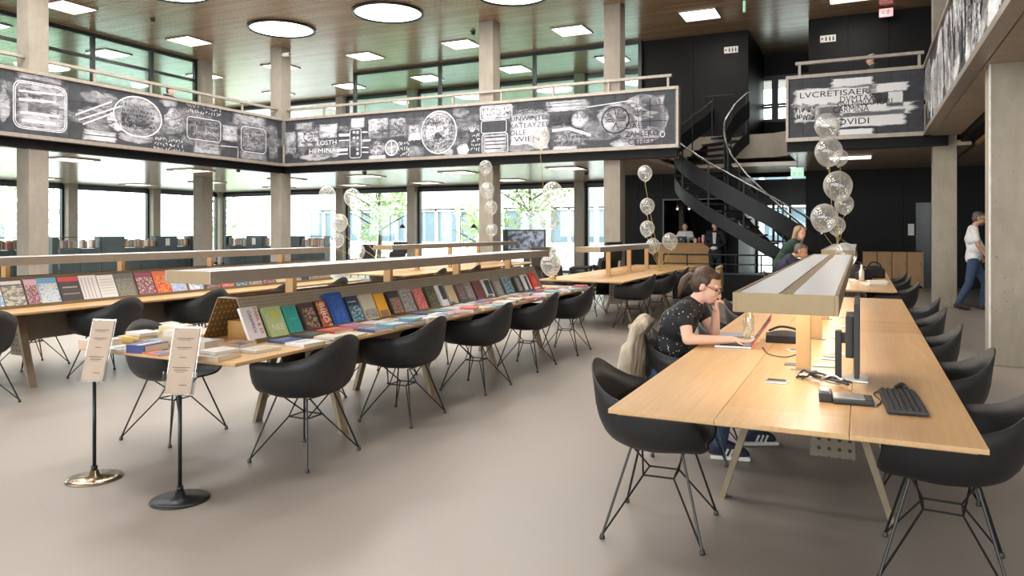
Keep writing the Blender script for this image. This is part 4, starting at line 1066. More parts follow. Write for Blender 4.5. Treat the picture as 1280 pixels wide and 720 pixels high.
PM = [print_mat('print_%d' % i, c, s*.5, i, st) for i, (c, s, st) in enumerate([
    ([(.05,.03,.025),(.35,.22,.15),(.6,.42,.3)], 6, (2,2,1)), ([K_,(.5,.05,.04),(.75,.6,.1),W_], 7, (3,4,1)), ([(.02,.08,.30),(.03,.12,.42),(.45,.3,.22)], 4, (3,3,1)),
    ([(.05,.1,.14),(.25,.42,.5),(.5,.6,.62)], 5, (2,4,1)), ([(.2,.19,.17),(.5,.47,.38),(.62,.58,.45)], 4, (2,5,1)), ([(.1,.08,.07),(.4,.2,.12),(.55,.5,.42)], 7, (3,3,1)),
    ([(.15,.14,.14),(.4,.37,.34),(.65,.62,.58)], 7, (3,3,1)), ([(.5,.06,.07),(.62,.25,.22),(.5,.35,.3)], 6, (3,3,1)), ([(.04,.05,.03),(.16,.16,.08),(.3,.28,.2)], 6, (3,3,1)),
    ([(.03,.04,.05),W_], 2, (2,2,1)), ([(.5,.42,.24),(.65,.58,.4)], 5, (3,3,1)), ([(.1,.06,.06),(.3,.18,.17),(.45,.35,.33)], 6, (3,3,1)),
    ([(.12,.3,.5),(.5,.6,.7),(.72,.5,.2),(.75,.7,.6)], 6, (3,3,1)), ([(.5,.03,.05),(.75,.25,.03),(.85,.45,.05)], 6, (4,4,1)), ([(.12,.05,.14),(.25,.08,.12),(.7,.55,.3),(.6,.6,.62)], 6, (4,4,1)),
    ([(.2,.4,.65),(.75,.72,.7),(.72,.7,.75)], 5, (3,2,1)), ([(.1,.1,.09),(.3,.27,.2),(.6,.58,.52)], 9, (4,4,1)), ([(.5,.55,.7),(.3,.35,.6),W_], 6, (3,3,1))])]
TEAL = cm((.01,.16,.28)); WHT = cm(W_); BLK = cm(K_)
def wbk(c): return cm(c)
UP = [ # centre y, width, height, cover colour, prints, label
 (3.655,.15,.235,(.66,.63,.62),(), 'white paperback with vertical purple and red title letters, upright in the rack'),
 (3.85,.165,.215,(.40,.47,.22),(('yellow_mark',.35,.65,.62,.86,cm((.5,.52,.06))),), 'olive green hardcover titled NEE, upright in the rack'),
 (4.02,.135,.205,(.02,.30,.26),(('title_bar',.25,.8,.5,.56,cm((.04,.4,.34))),), 'teal green hardcover, upright in the rack'),
 (4.19,.15,.21,(.06,.035,.03),(('picture',.12,.95,.05,.8,PM[0]),), 'dark brown book with pale torso picture, upright in the rack'),
 (4.35,.125,.215,(.035,.02,.02),(('picture',.1,.95,.03,.97,PM[1]),), 'black, red and yellow lettered book, upright in the rack'),
 (4.53,.195,.265,(.01,.07,.30),(('picture',.2,.85,.06,.9,PM[2]),), 'tall royal blue book with tan figures, upright in the rack'),
 (4.73,.15,.22,(.02,.04,.075),(('picture',.05,.95,.04,.62,PM[3]),('title_bar',.1,.8,.76,.8,cm((.4,.42,.45)))), 'navy and pale blue book, upright in the rack'),
 (4.91,.165,.215,(.48,.44,.34),(('picture',.04,.96,.04,.4,PM[6]),), 'beige book with grey skyline picture, upright in the rack'),
 (5.09,.14,.21,(.72,.36,.02),(('picture',.1,.9,.03,.3,PM[5]),), 'bright orange book, upright in the rack'),
 (5.28,.165,.215,(.03,.028,.025),(('picture',.08,.92,.05,.7,PM[5]),), 'black book with warm collage picture, upright in the rack'),
 (5.48,.165,.215,(.38,.34,.3),(('picture',.08,.92,.05,.9,PM[6]),), 'grey book with pale photograph, upright in the rack'),
 (5.69,.14,.21,(.55,.2,.17),(('picture',.1,.9,.06,.94,PM[7]),), 'coral pink book, upright in the rack'),
 (5.89,.16,.22,(.07,.065,.03),(('picture',.1,.95,.06,.94,PM[8]),), 'dark olive and black book, upright in the rack'),
 (6.07,.12,.215,(.66,.66,.7),(('picture',.3,.98,.3,.98,PM[9]),), 'white book with a dark bird shape, upright in the rack'),
 (6.25,.14,.2,(.55,.48,.32),(('picture',.1,.9,.1,.9,PM[10]),('sticker',0,.5,0,.16,TEAL)), 'cream book with blue sticker, upright in the rack'),
 (6.43,.14,.2,(.14,.08,.08),(('picture',.1,.9,.1,.9,PM[11]),('sticker',0,.6,0,.18,TEAL)), 'maroon portrait book, upright in the rack'),
 (6.61,.14,.2,(.28,.25,.24),(('picture',.1,.9,.1,.9,PM[6]),('sticker',0,.6,0,.18,TEAL)), 'grey portrait book beside the maroon ones in the rack'),
 (6.81,.17,.21,(.16,.05,.05),(('sticker',0,.5,0,.12,TEAL),), 'dark red plain book, upright in the rack'),
 (7.03,.16,.215,(.62,.6,.57),(('picture',.2,.9,.2,.95,PM[9]),('sticker',0,.7,0,.15,TEAL)), 'white book with black brush figure, upright in the rack'),
 (7.26,.15,.2,(.2,.2,.2),(('picture',.1,.9,.1,.9,PM[6]),), 'slate grey book, upright in the rack'),
 (7.53,.19,.215,(.22,.28,.32),(('picture',.1,.9,.1,.9,PM[3]),('sticker',0,1,0,.12,TEAL)), 'blue grey book with white scene, upright in the rack'),
 (7.78,.15,.2,(.05,.045,.04),(('picture',.2,.8,.1,.9,PM[6]),), 'black book with a standing figure, upright in the rack'),
 (8.03,.16,.21,(.68,.67,.66),(('picture',.35,.75,.1,.9,PM[9]),('sticker',0,1,0,.1,TEAL)), 'white book with thin black drawing, second from the far end of the rack'),
 (8.27,.17,.215,(.72,.05,.03),(('picture',.3,.75,.35,.8,cm((.75,.12,.08))),('sticker',0,1,0,.14,WHT)), 'bright red book at the far end of the rack')]
GU = 'upright books in the display rack'
for i, (y, w, h, c, pr, lab) in enumerate(UP):
    t = (.02, .026, .02, .03, .022, .02)[i % 6]
    a = 25.5
    o = book('display_book', lab, w, h, t, cm(c), lean_mtx(-3.589-.001*(i % 2), y, .752, a), GU, prints=pr)
    if i == 0:
        cover_text(o, 'GASPREX', w, h, t, .055, .21, .16, cm((.16,.03,.28)), -90)
        cover_text(o, 'PARK & ER', w, h, t, .11, .225, .19, cm((.6,.07,.05)), -90)
    if i == 1: cover_text(o, 'NEE', w, h, t, .035, .045, .105, cm((.7,.72,.55)))
    if i == 4: cover_text(o, 'BIRD', w, h, t, .045, .19, .15, WHT, -90)
# magazines in the far left rack
MG = [(4.1,.2,.27,(.5,.45,.4),PM[15],'pale magazine at the near end of the magazine rack'), (4.30,.21,.28,(.06,.05,.05),PM[4],'black framed magazine with a cream cover picture'),
 (4.48,.12,.27,(.6,.35,.45),PM[14],'narrow pink magazine'), (4.64,.2,.28,(.12,.3,.45),PM[12],'blue and yellow magazine with a food picture'), (4.86,.22,.28,(.04,.03,.03),None,'black magazine with red masthead band'),
 (5.07,.19,.28,(.66,.63,.62),None,'white magazine with lines of small print'), (5.27,.19,.27,(.68,.66,.64),None,'white folded newspaper leaning in the rack'), (5.48,.22,.28,(.1,.09,.08),PM[16],'dark magazine with a grid of small pictures'),
 (5.73,.22,.28,(.13,.04,.1),PM[14],'dark purple magazine with gold picture'), (5.95,.2,.28,(.6,.12,.03),PM[13],'fiery orange magazine'), (6.16,.2,.27,(.62,.62,.68),PM[17],'pale blue magazine half behind the lamp end')]
more = [((.55,.5,.48),PM[15],'beige'),((.1,.1,.12),PM[11],'dark'),((.5,.08,.08),PM[7],'red'),((.12,.16,.25),PM[3],'navy'),((.66,.64,.62),PM[6],'white'),((.3,.1,.2),PM[14],'plum'),((.6,.55,.4),PM[10],'cream'),((.2,.3,.35),PM[12],'steel blue'),((.68,.67,.66),PM[9],'white and black'),((.4,.35,.3),PM[16],'brown')]
for k, (c, pm, nm) in enumerate(more): MG.append((6.4+.24*k,.2,.27,c,pm,nm+' magazine seen under the lamp bar, %s from the near end' % ordw[11+k]))
for i, (y, w, h, c, pm, lab) in enumerate(MG):
    pr = [('picture',.04,.96,.03,.78,pm)] if pm else []
    if i == 4: pr = [('masthead',.02,.98,.80,.98,cm((.55,.02,.03))), ('headline',.15,.85,.55,.6,cm((.4,.36,.3))), ('headline',.1,.9,.3,.34,cm((.3,.27,.25)))]
    if i == 5: pr = [('text_column',.12+.2*q,.16+.2*q,.1,.9,cm((.3,.3,.36))) for q in range(4)]
    if i == 6: pr = [('text_column',.1,.9,.2+.12*q,.23+.12*q,cm((.45,.45,.46))) for q in range(6)]
    if i in (3, 1, 8): pr.append(('masthead',.05,.95,.82,.95,cm([(.65,.6,.58),(.1,.3,.5),(.3,.03,.06)][(1,3,8).index(i)])))
    book('magazine', lab+('' if 'magazine rack' in lab or 'lamp' in lab else ' in the far left rack'), w, h, .007, cm(c), lean_mtx(-7.243, y, .752, 25.5), 'magazines in the far left rack', 'magazine', pr, False)
# books lying flat
def flat_mtx(x, y, z, rz): return Matrix.Translation((x, y, z)) @ Matrix.Rotation(R(rz), 4, 'Z')
PALC = [((.66,.64,.63),'white'),((.60,.10,.08),'red'),((.25,.30,.50),'periwinkle'),((.06,.10,.26),'navy'),((.62,.42,.30),'salmon'),((.56,.50,.40),'cream'),((.45,.20,.33),'mauve'),((.62,.60,.66),'lilac white'),((.05,.05,.05),'black'),((.16,.36,.42),'petrol blue'),((.30,.26,.20),'taupe'),((.62,.45,.12),'mustard')]
rb = random.Random(21)
def lying(lab, x, y, rz, w, h, t, c, z=.7403, pr=(), grp='books lying on the display table', nm='book'):
    return book(nm, lab, w, h, t, c, flat_mtx(x, y, z, rz), grp, prints=pr)
# front strip of the table, two rows
for row, xr in ((0, -3.27), (1, -3.455)):
    for k in range(22):
        y = 3.72+.245*k + (.06 if row else 0)
        if row == 1 and k == 21: continue
        c, cn = PALC[(k*5+row*3+(k//4)) % len(PALC)] if rb.random() < .62 else PALC[(0, 7, 5)[k % 3]]
        w, h, t = rb.uniform(.13, .165), rb.uniform(.19, .215), rb.uniform(.012, .03)
        rz = rb.uniform(-9, 9)+90
        x0 = xr + (.02 if row == 0 else 0) + .09
        cc = PALC[(k*7+2) % len(PALC)][0]
        pr = [('picture', .1, .9, .08, .6, PM[(k*3+row*5) % len(PM)])] if rb.random() < .6 else [('title_bar', .2, .8, .6, .72, cm(cc))]
        if rb.random() < .5: pr.append(('sticker', 0, .28, 0, .14, TEAL))
        h2 = min(h, .17)
        lab = '%s book lying in the %s row of the table, %s from the near end' % (cn, 'edge' if row == 0 else 'inner', ordw[k])
        lying(lab, x0, y, rz, w+.04, h2, t, cm(c), pr=pr)
        if row == 0 and k % 4 == 1:
            c2, cn2 = PALC[(k+4) % len(PALC)]
            lying('%s book lying on top of the %s edge-row book' % (cn2, ordw[k]), x0-.005, y+.01, rz+12, w, h2-.02, .016, cm(c2), .7403+t+.0022)
# the piles on the near end
pile = [(-4.36,3.10,90,.16,.2,.05,(.60,.42,.33),'thick salmon book with pale edge on the left corner of the book table'),
 (-4.17,3.10,92,.15,.19,.014,(.64,.62,.6),'white paperback beside the thick salmon book'), (-4.17,3.34,88,.16,.2,.03,(.33,.26,.2),'brown book behind the white paperback at the near end'),
 (-3.955,3.13,97,.19,.14,.05,(.02,.035,.16),'dark blue slipcase book with a white band near the sign'), (-3.80,3.07,84,.11,.17,.012,(.55,.14,.06),'orange red paperback at the front edge of the table'),
 (-4.33,3.35,93,.15,.19,.045,(.62,.5,.2),'mustard book stack bottom behind the salmon book'), (-4.33,3.62,86,.16,.2,.05,(.6,.5,.32),'cream thick book before the rack end'),
 (-3.98,3.40,90,.17,.2,.06,(.58,.5,.38),'thick cream book beside the near sign'), (-3.75,3.36,95,.17,.2,.05,(.5,.42,.3),'tan thick book in front of the rack opening'),
 (-3.55,3.13,80,.2,.17,.014,(.56,.5,.56),'lilac open paperback behind the right sign'), (-3.36,3.12,98,.2,.18,.03,(.52,.4,.28),'thick tan album on the near right table corner'),
 (-3.34,3.42,86,.2,.16,.02,(.6,.58,.56),'white paperback behind the tan album'), (-3.53,3.44,100,.18,.16,.04,(.35,.2,.12),'brown hardcover with a teal spine label by the rack')]
for (x, y, rz, w, h, t, c, lab) in pile:
    pr = [('picture',.15,.85,.1,.55,PM[int(abs(x*100)) % len(PM)])]
    if 'slipcase' in lab: pr = [('band',.0,1,.3,.45,WHT)]
    if 'teal' in lab: pr.append(('sticker',0,.35,0,.2,TEAL))
    lying(lab, x+h/2, y, rz, w, h, t, cm(c), pr=pr)
pile_extra = [(-3.62,3.12,70,.1,.16,.012,(.25,.42,.55),'pale blue leaflet book behind the right sign'), (-4.02,3.30,96,.12,.15,.012,(.6,.2,.25),'raspberry booklet behind the blue slipcase'), (-3.56,3.29,104,.11,.16,.012,(.66,.66,.68),'thin white booklet near the rack opening')]
for (x, y, rz, w, h, t, c, lab) in pile_extra[:1]+pile_extra[2:]: lying(lab, x+h/2, y, rz, w*.8, h*.8, t, cm(c), .7403, [('sticker',0,.4,0,.25,TEAL)])
tops = [(-4.32,3.36,80,.14,.18,.02,(.64,.6,.55),'white book on the mustard book',.7403+.047), (-3.97,3.41,100,.15,.18,.035,(.66,.62,.52),'ivory paperback on the thick cream book',.7403+.062),
 (-3.37,3.13,84,.17,.15,.018,(.64,.62,.62),'white paperback with blue edge on the tan album',.7403+.032), (-4.30,3.63,96,.14,.17,.03,(.66,.58,.4),'pale yellow book on the cream thick book',.7403+.052)]
for (x, y, rz, w, h, t, c, lab, z) in tops: lying(lab, x+h/2, y, rz, w, h, t, cm(c), z)

# ================================================================== THINGS ON THE COMPUTER TABLE
ZT = .7403
t = thing('monitor', 'black flat computer screen seen edge-on beside the lamp post', 'monitor', (-.02, 3.98, ZT))
MB().box(-.012, .012, -.26, .26, .06, .40).build('panel', MAT['black_plastic'], t, bevel=.004)
MB().box(.0121, .0135, -.245, .245, .08, .385).build('screen', plain('dark_screen', (.008,.008,.01), .12), t)
MB().box(-.05, -.0125, -.12, .12, .13, .33).build('housing', MAT['black_plastic'], t, bevel=.008)
MB().box(-.10, -.07, .02, .08, .01, .24).box(-.07, -.05, .03, .07, .18, .23).build('stand_neck', MAT['black_plastic'], t, bevel=.003)
MB().box(-.17, .05, -.04, .14, 0, .01).build('stand_foot', MAT['silver'], t, bevel=.003)
t = thing('keyboard', 'black keyboard on the oak table', 'keyboard', (.155, 3.54, ZT), R(3))
MB().box(-.075, .075, -.215, .215, .004, .02).build('body', MAT['black_plastic'], t, bevel=.004)
kme = MB().box(-.008, .008, -.008, .008, 0, .007).mesh('key'); kme.materials.append(MAT['key'])
for i in range(6):
    for j in range(19):
        k = obj('key', kme, t); k.location = (-.058+.0225*i, -.2+.0222*j, .0202)
MB().box(-.07, -.02, -.21, .2, 0, .004).box(.04, .06, -.21, .2, 0, .004).build('feet', MAT['black_plastic'], t)
t = thing('mouse', 'black mouse lying behind the keyboard', 'mouse', (.165, 3.86, ZT), R(80))
mm = MB().ell((0, 0, .0), (.055, .032, .034)); mm.v = [(x, y, max(0, z)) for (x, y, z) in mm.v]
mm.build('body', MAT['black_plastic'], t, True); MB().cbox((.025, 0, .028), (.018, .005, .006)).build('wheel', MAT['key'], t)
t = thing('dock', 'flat black dock with pale top and plugged cables', 'dock', (-.04, 3.50, ZT), R(4))
MB().box(-.075, .085, -.07, .07, 0, .022).build('body', MAT['black_plastic'], t, bevel=.006)
MB().box(-.07, .05, -.05, .06, .0221, .0245).build('top_plate', MAT['silver'], t)
MB().box(-.13, -.076, -.05, .05, .0, .04).build('connector', MAT['black_plastic'], t, bevel=.006)
MB().box(-.125, -.09, -.02, .03, .0402, .05).build('plug', MAT['offwhite'], t, bevel=.003)
t = thing('cable_bundle', 'tangled black and grey cables between dock and lamp post', 'cable', (-.16, 3.75, ZT))
rc = random.Random(3)
m = MB(); m2 = MB()
for k in range(5):
    pts = [(rc.uniform(-.14, -.1), rc.uniform(.12, .2), .008)]
    for q in range(5): pts.append((-.1+.05*q+rc.uniform(-.02, .02), .15-.06*q+rc.uniform(-.03, .03)+.05, .01+rc.uniform(0, .045)))
    (m if k < 3 else m2).tube([tuple(p) for p in spline(pts, 20)], .006, 6)
m.build('black_cable', MAT['black_plastic'], t, True); m2.build('grey_cable', MAT['silver'], t, True)
t = thing('cable', 'thin black cable from keyboard to dock', 'cable', (0, 0, ZT))
MB().tube([tuple(p) for p in spline([(.06,3.46,.004),(.075,3.55,.004),(.05,3.7,.004),(.09,3.78,.004),(.085,3.62,.006)], 24)], .003, 5).build('wire', MAT['black_plastic'], t, True)
t = thing('cable', 'thin dark cable from the laptop across the table', 'cable', (0, 0, ZT))
MB().tube([tuple(p) for p in spline([(-.56,4.86,.004),(-.5,4.62,.004),(-.40,4.55,.004),(-.34,4.75,.004),(-.36,4.98,.004)], 24)], .003, 5).build('wire', MAT['key'], t, True)
def socket(label, x, y):
    t = thing('table_socket', label, 'socket', (x, y, ZT))
    MB().box(-.05, .05, -.045, .045, 0, .006).build('plate', MAT['silver'], t, bevel=.002)
    MB().box(-.042, .042, .01, .035, .0061, .009).build('slot', MAT['black_plastic'], t)
socket('silver table socket with a black slot left of the lamp post', -.375, 3.80)
socket('silver table socket right behind the first lamp post', -.16, 4.62)
for i, (x, y, c, lab) in enumerate([(-.33,4.33,(.1,.12,.13),'small dark card left of the first lamp post'), (-.19,4.36,(.25,.42,.36),'small greenish leaflet right of the first lamp post'), (-.14,4.82,(.7,.68,.64),'small white card behind the greenish leaflet'),
        (-.36,4.85,(.68,.66,.62),'small white card near the black bag'), (-.13,5.55,(.4,.5,.45),'grey green leaflet beside the second lamp post'), (-.12,6.2,(.7,.68,.64),'white card far along the lamp'), (-.13,6.85,(.66,.6,.5),'cream card farthest along the lamp')]):
    t = thing('leaflet', lab, 'leaflet', (x, y, ZT), R(8*i))
    MB().box(-.055, .055, -.04, .04, 0, .004).build('sheet', cm(c), t); MB().box(-.04, .01, -.02, .03, .0041, .005).build('picture', PM[(3*i) % len(PM)], t)
t = thing('camera_case', 'soft black case behind the red laptop', 'bag', (-.46, 5.20, ZT), R(6))
fuse('case_body', MB().box(-.12, .12, -.08, .08, .0, .05).ell((0, 0, .04), (.12, .08, .035)), .008, MAT['black_cloth'], t)
MB().tube([tuple(p) for p in spline([(-.1,0,.07),(-.03,.03,.095),(.05,.0,.09),(.1,.03,.06)], 16)], .008, 6).build('strap', MAT['black_cloth'], t, True)
t = thing('water_bottle', 'clear water bottle beside the woman', 'bottle', (-.70, 5.27, ZT))
MB().lathe([(.0,.002),(.036,.002),(.038,.01),(.038,.12),(.034,.15),(.024,.172),(.022,.2),(.0235,.2),(.026,.172),(.036,.15),(.041,.12),(.041,.0),(.0,.0)], 24).build('glass_wall', MAT['acrylic'], t, True)
MB().lathe([(.0,.011),(.0365,.011),(.0365,.09),(.0,.09)], 24).build('water', glass('water', (.95,.97,.96)), t, True)
t = thing('laptop', 'laptop with a red lid in front of the woman', 'laptop', (-.745, 4.93, ZT), R(5))
MB().box(-.11, .11, -.16, .16, 0, .012).build('base', MAT['silver'], t, bevel=.003)
MB().box(-.08, .06, -.14, .14, .0121, .014).build('keys', MAT['key'], t)
lm = Matrix.Translation((.112, 0, .012)) @ Matrix.Rotation(R(34), 4, 'Y')
MB().box(-.006, .0, -.16, .16, .0, .215, lm).build('lid', MAT['red'], t, bevel=.002)
MB().box(-.0075, -.0062, -.15, .15, .012, .205, lm).build('screen', plain('laptop_screen', (.05,.05,.06), .2), t)
t = thing('notebook', 'grey notebook at the woman\'s elbow', 'notebook', (-.83, 5.33, ZT), R(15))
MB().box(-.08, .08, -.1, .1, 0, .012).build('cover', cm((.3,.3,.34)), t, bevel=.002)
# far table: black camera bags and papers
for i, (x, y, s, lab) in enumerate([(-.12,12.6,1.0,'large black camera bag on the far table'), (.18,12.75,.9,'black camera bag at the right of the far table'), (.03,12.25,.7,'small black bag in front of the larger camera bags')]):
    t = thing('camera_bag', lab, 'bag', (x, y, ZT), R(20*i))
    fuse('bag_body', MB().box(-.15*s, .15*s, -.1*s, .1*s, 0, .16*s).ell((0, 0, .15*s), (.15*s, .1*s, .07*s)), .016, MAT['black_cloth'], t)
    MB().tube([tuple(p) for p in spline([(-.12*s,0,.18*s),(-.05*s,0,.27*s),(.06*s,0,.26*s),(.12*s,0,.18*s)], 14)], .012, 6).build('strap', MAT['black_cloth'], t, True)
t = thing('spray_bottle', 'small clear bottle standing before the black camera bags', 'bottle', (.0, 11.95, ZT))
MB().lathe([(.0,0),(.035,0),(.035,.14),(.014,.18),(.014,.24),(.0,.24)], 16).build('body', MAT['offwhite'], t, True); MB().lathe([(.0,.241),(.018,.241),(.018,.27),(0,.27)], 12).build('cap', MAT['black_plastic'], t)
for i, (x, y, lab) in enumerate([(.2,11.7,'white sheets in front of the black camera bags, right pile'), (-.2,11.8,'white sheets in front of the black camera bags, left pile'), (.14,11.2,'pale folder on the near end of the far table')]):
    t = thing('paper_pile', lab, 'papers', (x, y, ZT), R(10*i))
    for k in range(3): MB().box(-.12, .12, -.15, .15, .008*k, .008*k+.007, Matrix.Rotation(R(5*k), 4, 'Z')).build('sheet', MAT['paper'], t)

# ================================================================== SIGN STANDS
def stand(label, x, y, base_mat, rz):
    t = thing('sign_stand', label, 'sign stand', (x, y, 0), R(rz))
    MB().lathe([(0,0),(.152,0),(.155,.006),(.13,.012),(.03,.02),(.022,.05),(.0,.05)], 36).build('base', base_mat, t, True)
    MB().lathe([(.0105,.05),(.0105,.60)], 14).build('pole', MAT['steel_black'], t, True)
    MB().lathe([(.018,.05),(.018,.075)], 14).build('collar', MAT['steel_black'], t, True)
    T = Matrix.Translation((0, -.015, .60)) @ Matrix.Rotation(R(-16), 4, 'X')
    MB().box(-.085, .085, .004, .010, -.02, .09, T).box(-.085, .085, -.03, .004, -.025, -.018, T).box(-.088, -.083, -.03, .01, -.02, .10, T).box(.083, .088, -.03, .01, -.02, .10, T).build('holder', MAT['acrylic'], t)
    c = MB().box(-.075, .075, -.004, .0, -.015, .345, T).build('card', MAT['card'], t)
    m = MB()
    for (x0, x1, z) in ((-.05,.05,.285), (-.045,.045,.235), (-.02,.02,.18), (-.05,.05,.125), (-.04,.04,.108), (-.0,.045,.03)):
        m.box(x0, x1, -.0052, -.0042, z, z+.004, T)
        if x1-x0 > .05: m.box(x0+.012, x1-.02, -.0052, -.0042, z-.008, z-.0055, T)
    m.build('printed_lines', MAT['ink'], c)
    MB().box(-.083, .083, .0005, .0025, -.018, .355, T).build('back_sheet', MAT['acrylic'], t)
stand('left beige card stand with a polished round foot', -4.14, 2.905, MAT['chrome'], 14)
stand('right beige card stand with a black round foot', -3.385, 2.875, MAT['steel_black'], 20)

# ================================================================== LOW BOOKCASES BY THE WINDOWS
bk_me = MB().box(-.5, .5, -.5, .5, 0, 1).mesh('shelf_book'); bk_me.materials.append(MAT['paper'])
BC = [(.55,.42,.3),(.5,.2,.1),(.6,.5,.35),(.12,.1,.1),(.62,.6,.58),(.35,.2,.12),(.15,.18,.2),(.65,.35,.12),(.4,.38,.33),(.5,.1,.08),(.25,.25,.18),(.66,.55,.42)]
rk = random.Random(9)
BN = ['tan','rust','cream','black','white','brown','slate','orange','grey','red','olive','peach']
def bookcase(label, axis, a0, a1, pos, panel, dark, books=True):
    """a0..a1 along the wall; 'panel' is the closed end stretch (length, at the start)"""
    L = a1-a0
    t = thing('bookcase', label, 'bookcase', (a0, pos, 0) if axis == 'x' else (pos, a0, 0), 0 if axis == 'x' else R(90))
    d = .16
    MB().box(0, panel, -d, d, 0, 1.27).build('closed_end', dark, t)
    MB().box(panel, L, -d, d, 1.245, 1.27).build('top_board', MAT['green_panel'], t)
    MB().box(panel, L, -d, d, .88, .90).build('shelf', MAT['green_panel'], t)
    MB().box(L-.025, L, -d, d, 0, 1.245).build('side_panel', MAT['green_panel'], t)
    k = max(1, round((L-panel)/.62))
    for q in range(k):
        x0 = panel+(L-panel-.025)*q/k; x1 = panel+(L-panel-.025)*(q+1)/k
        MB().box(x0+.012, x1-.012, -d, -d+.015, .06, .875).build('back_panel', MAT['green_panel'], t)
        if q: MB().box(x0-.008, x0+.008, -d, d, .06, .88).build('divider', MAT['dark'], t)
    MB().box(panel, L-.025, -d+.02, d, 0, .06).build('plinth', MAT['dark'], t)
    u = panel+.03; nb = 0
    while u < L-.08 and books:
        w = rk.uniform(.028, .06); h = rk.uniform(.2, .29)
        if rk.random() < .1: u += rk.uniform(.08, .2); continue
        if u+w > L-.04: break
        ci = rk.randrange(len(BC)); c = BC[ci]; nb += 1
        b = obj('shelf_book', bk_me)
        p = (a0+u+w/2, pos, .9005) if axis == 'x' else (pos, a0+u+w/2, .9005)
        b.location = p; b.scale = (w-.003, .17, h) if axis == 'x' else (.17, w-.003, h)
        b.material_slots[0].link = 'OBJECT'; b.material_slots[0].material = cm(c)
        tag(b, '%s upright book, %s from left on the %s' % (BN[ci], ordw[nb-1], label), 'book', 'books on the '+label)
        u += w
    return t
dk, gp = MAT['green_panel'], MAT['grey_panel']
xs_ = -23.5
cases = [('y',12.6,14.35,xs_,.1,dk,'green bookcase under the leftmost window'), ('y',14.95,16.62,xs_,.22,dk,'green bookcase right of the large left column'), ('y',16.64,18.86,xs_,.87,dk,'green bookcase with the widest dark end'),
 ('y',18.88,20.3,xs_,.82,gp,'left bookcase with a white notice'), ('y',20.4,21.1,xs_,.3,dk,'narrow bookcase in the window corner'),
 ('x',-24.9+1.7,-22.0,22.0,.1,dk,'bookcase under the corner tree window'), ('x',-22.0,-20.4,22.0,.8,gp,'slate bookcase with a white notice'), ('x',-19.98,-18.1,22.0,.67,gp,'slate bookcase right of the corner column')]
for (ax, a0, a1, pos, pn, mt, lab) in cases:
    t = bookcase(lab, ax, a0, a1, pos, pn, mt)
    if 'notice' in lab: MB().box(.3, .48, -.175, -.165, .92, 1.18).build('notice', MAT['paper'], t) if ax == 'x' else MB().box(.3, .48, -.175, -.165, .92, 1.18).build('notice', MAT['paper'], t)

# ================================================================== BAR, LOCKERS, SEATS AND SCREENS AT THE BACK
t = thing('bar_counter', 'wooden bar counter in front of the black niche', 'counter', (-4.48, 20.85, 0))
for k in range(3): MB().box(-.72+.48*k+.002, -.72+.48*(k+1)-.002, -.25, -.23, .02, 1.09).build('front_board', MAT['counter'], t)
MB().box(-.72, -.70, -.23, .25, .0, 1.09).box(.70, .72, -.23, .25, 0, 1.09).box(-.70, .70, .0, .02, 0, 1.09).build('carcass', MAT['counter'], t)
MB().box(-.74, .74, -.27, .27, 1.09, 1.13).build('worktop', MAT['counter'], t, bevel=.004)
t = thing('coffee_machine', 'black coffee machine on the bar counter', 'coffee machine', (-4.72, 20.95, 1.13))
MB().box(-.22, .22, -.14, .14, .0, .06).box(-.22, .22, .02, .14, .06, .12).box(-.22, .22, -.14, .14, .12, .18).build('body', MAT['black_plastic'], t, bevel=.01)
for q in (-.1, .1): MB().lathe([(.03,.08),(.03,.12)], 12, (q, -.06, 0)).build('group_head', MAT['silver'], t)
for i, (x, c, n, hh, lab) in enumerate([(-4.08,(.5,.04,.05),'jar',.15,'red jar on the bar counter'), (-3.98,(.66,.63,.6),'jug',.22,'white jug at the right end of the bar counter'), (-4.2,(.66,.63,.6),'cup_stack',.12,'stack of white cups on the bar counter')]):
    t = thing(n, lab, n.replace('_stack', 's'), (x, 20.8, 1.13))
    MB().lathe([(0,0),(.04,0),(.048,hh*.5),(.042,hh*.9),(.045,hh),(0,hh)], 16).build('body', cm(c), t, True); MB().lathe([(0,hh+.001),(.02,hh+.001),(.02,hh+.015),(0,hh+.015)], 12).build('lid', cm((.3,.28,.26)), t)
for i, x in enumerate((-4.95, -4.6, -4.25)):
    t = thing('pendant_lamp', 'small white pendant lamp over the bar, %s' % ('left', 'middle', 'right')[i], 'lamp', (x, 21.9, 2.37))
    MB().tube([(0,0,0),(0,0,-.16)], .006, 6).build('cord', MAT['offwhite'], t); MB().lathe([(.02,-.16),(.06,-.25),(.05,-.25),(.015,-.165)], 14).build('shade', MAT['offwhite'], t, True)
    MB().ell((0,0,-.25), (.025,.025,.03)).build('bulb', emit('bulb_glow', (1,.8,.55), 4) if i == 0 else bpy.data.materials['bulb_glow'], t, True)
t = thing('lockers', 'row of four pale wooden lockers below the black wall', 'lockers', (.02, 21.62, 0))
MB().box(0, 1.38, -.2, .24, 0, .06).box(0, 1.38, -.18, .24, .06, .93).build('carcass', MAT['black'], t)
for k in range(4):
    d = MB().box(.345*k+.008, .345*k+.335, -.22, -.2, .065, .925).build('door', MAT['locker'], t)
    MB().cbox((.345*k+.3, -.225, .62), (.012, .01, .09)).build('handle', MAT['dark'], d)
MB().box(1.38, 1.40, -.22, .24, 0, .93).build('side_panel', MAT['trim'], t)
t = thing('display_screen', 'screen on a dark pedestal showing a photograph of people', 'screen', (-7.9, 17.5, 0), R(12))
MB().box(-.52, .52, -.03, .05, .95, 1.5).build('housing', MAT['black_plastic'], t, bevel=.006)
MB().box(-.48, .48, -.034, -.03, .99, 1.46).build('picture', print_mat('screen_picture', [(.03,.04,.08),(.2,.24,.32),(.35,.42,.52),(.25,.15,.12)], 3, 4, (3,1,3)), t)
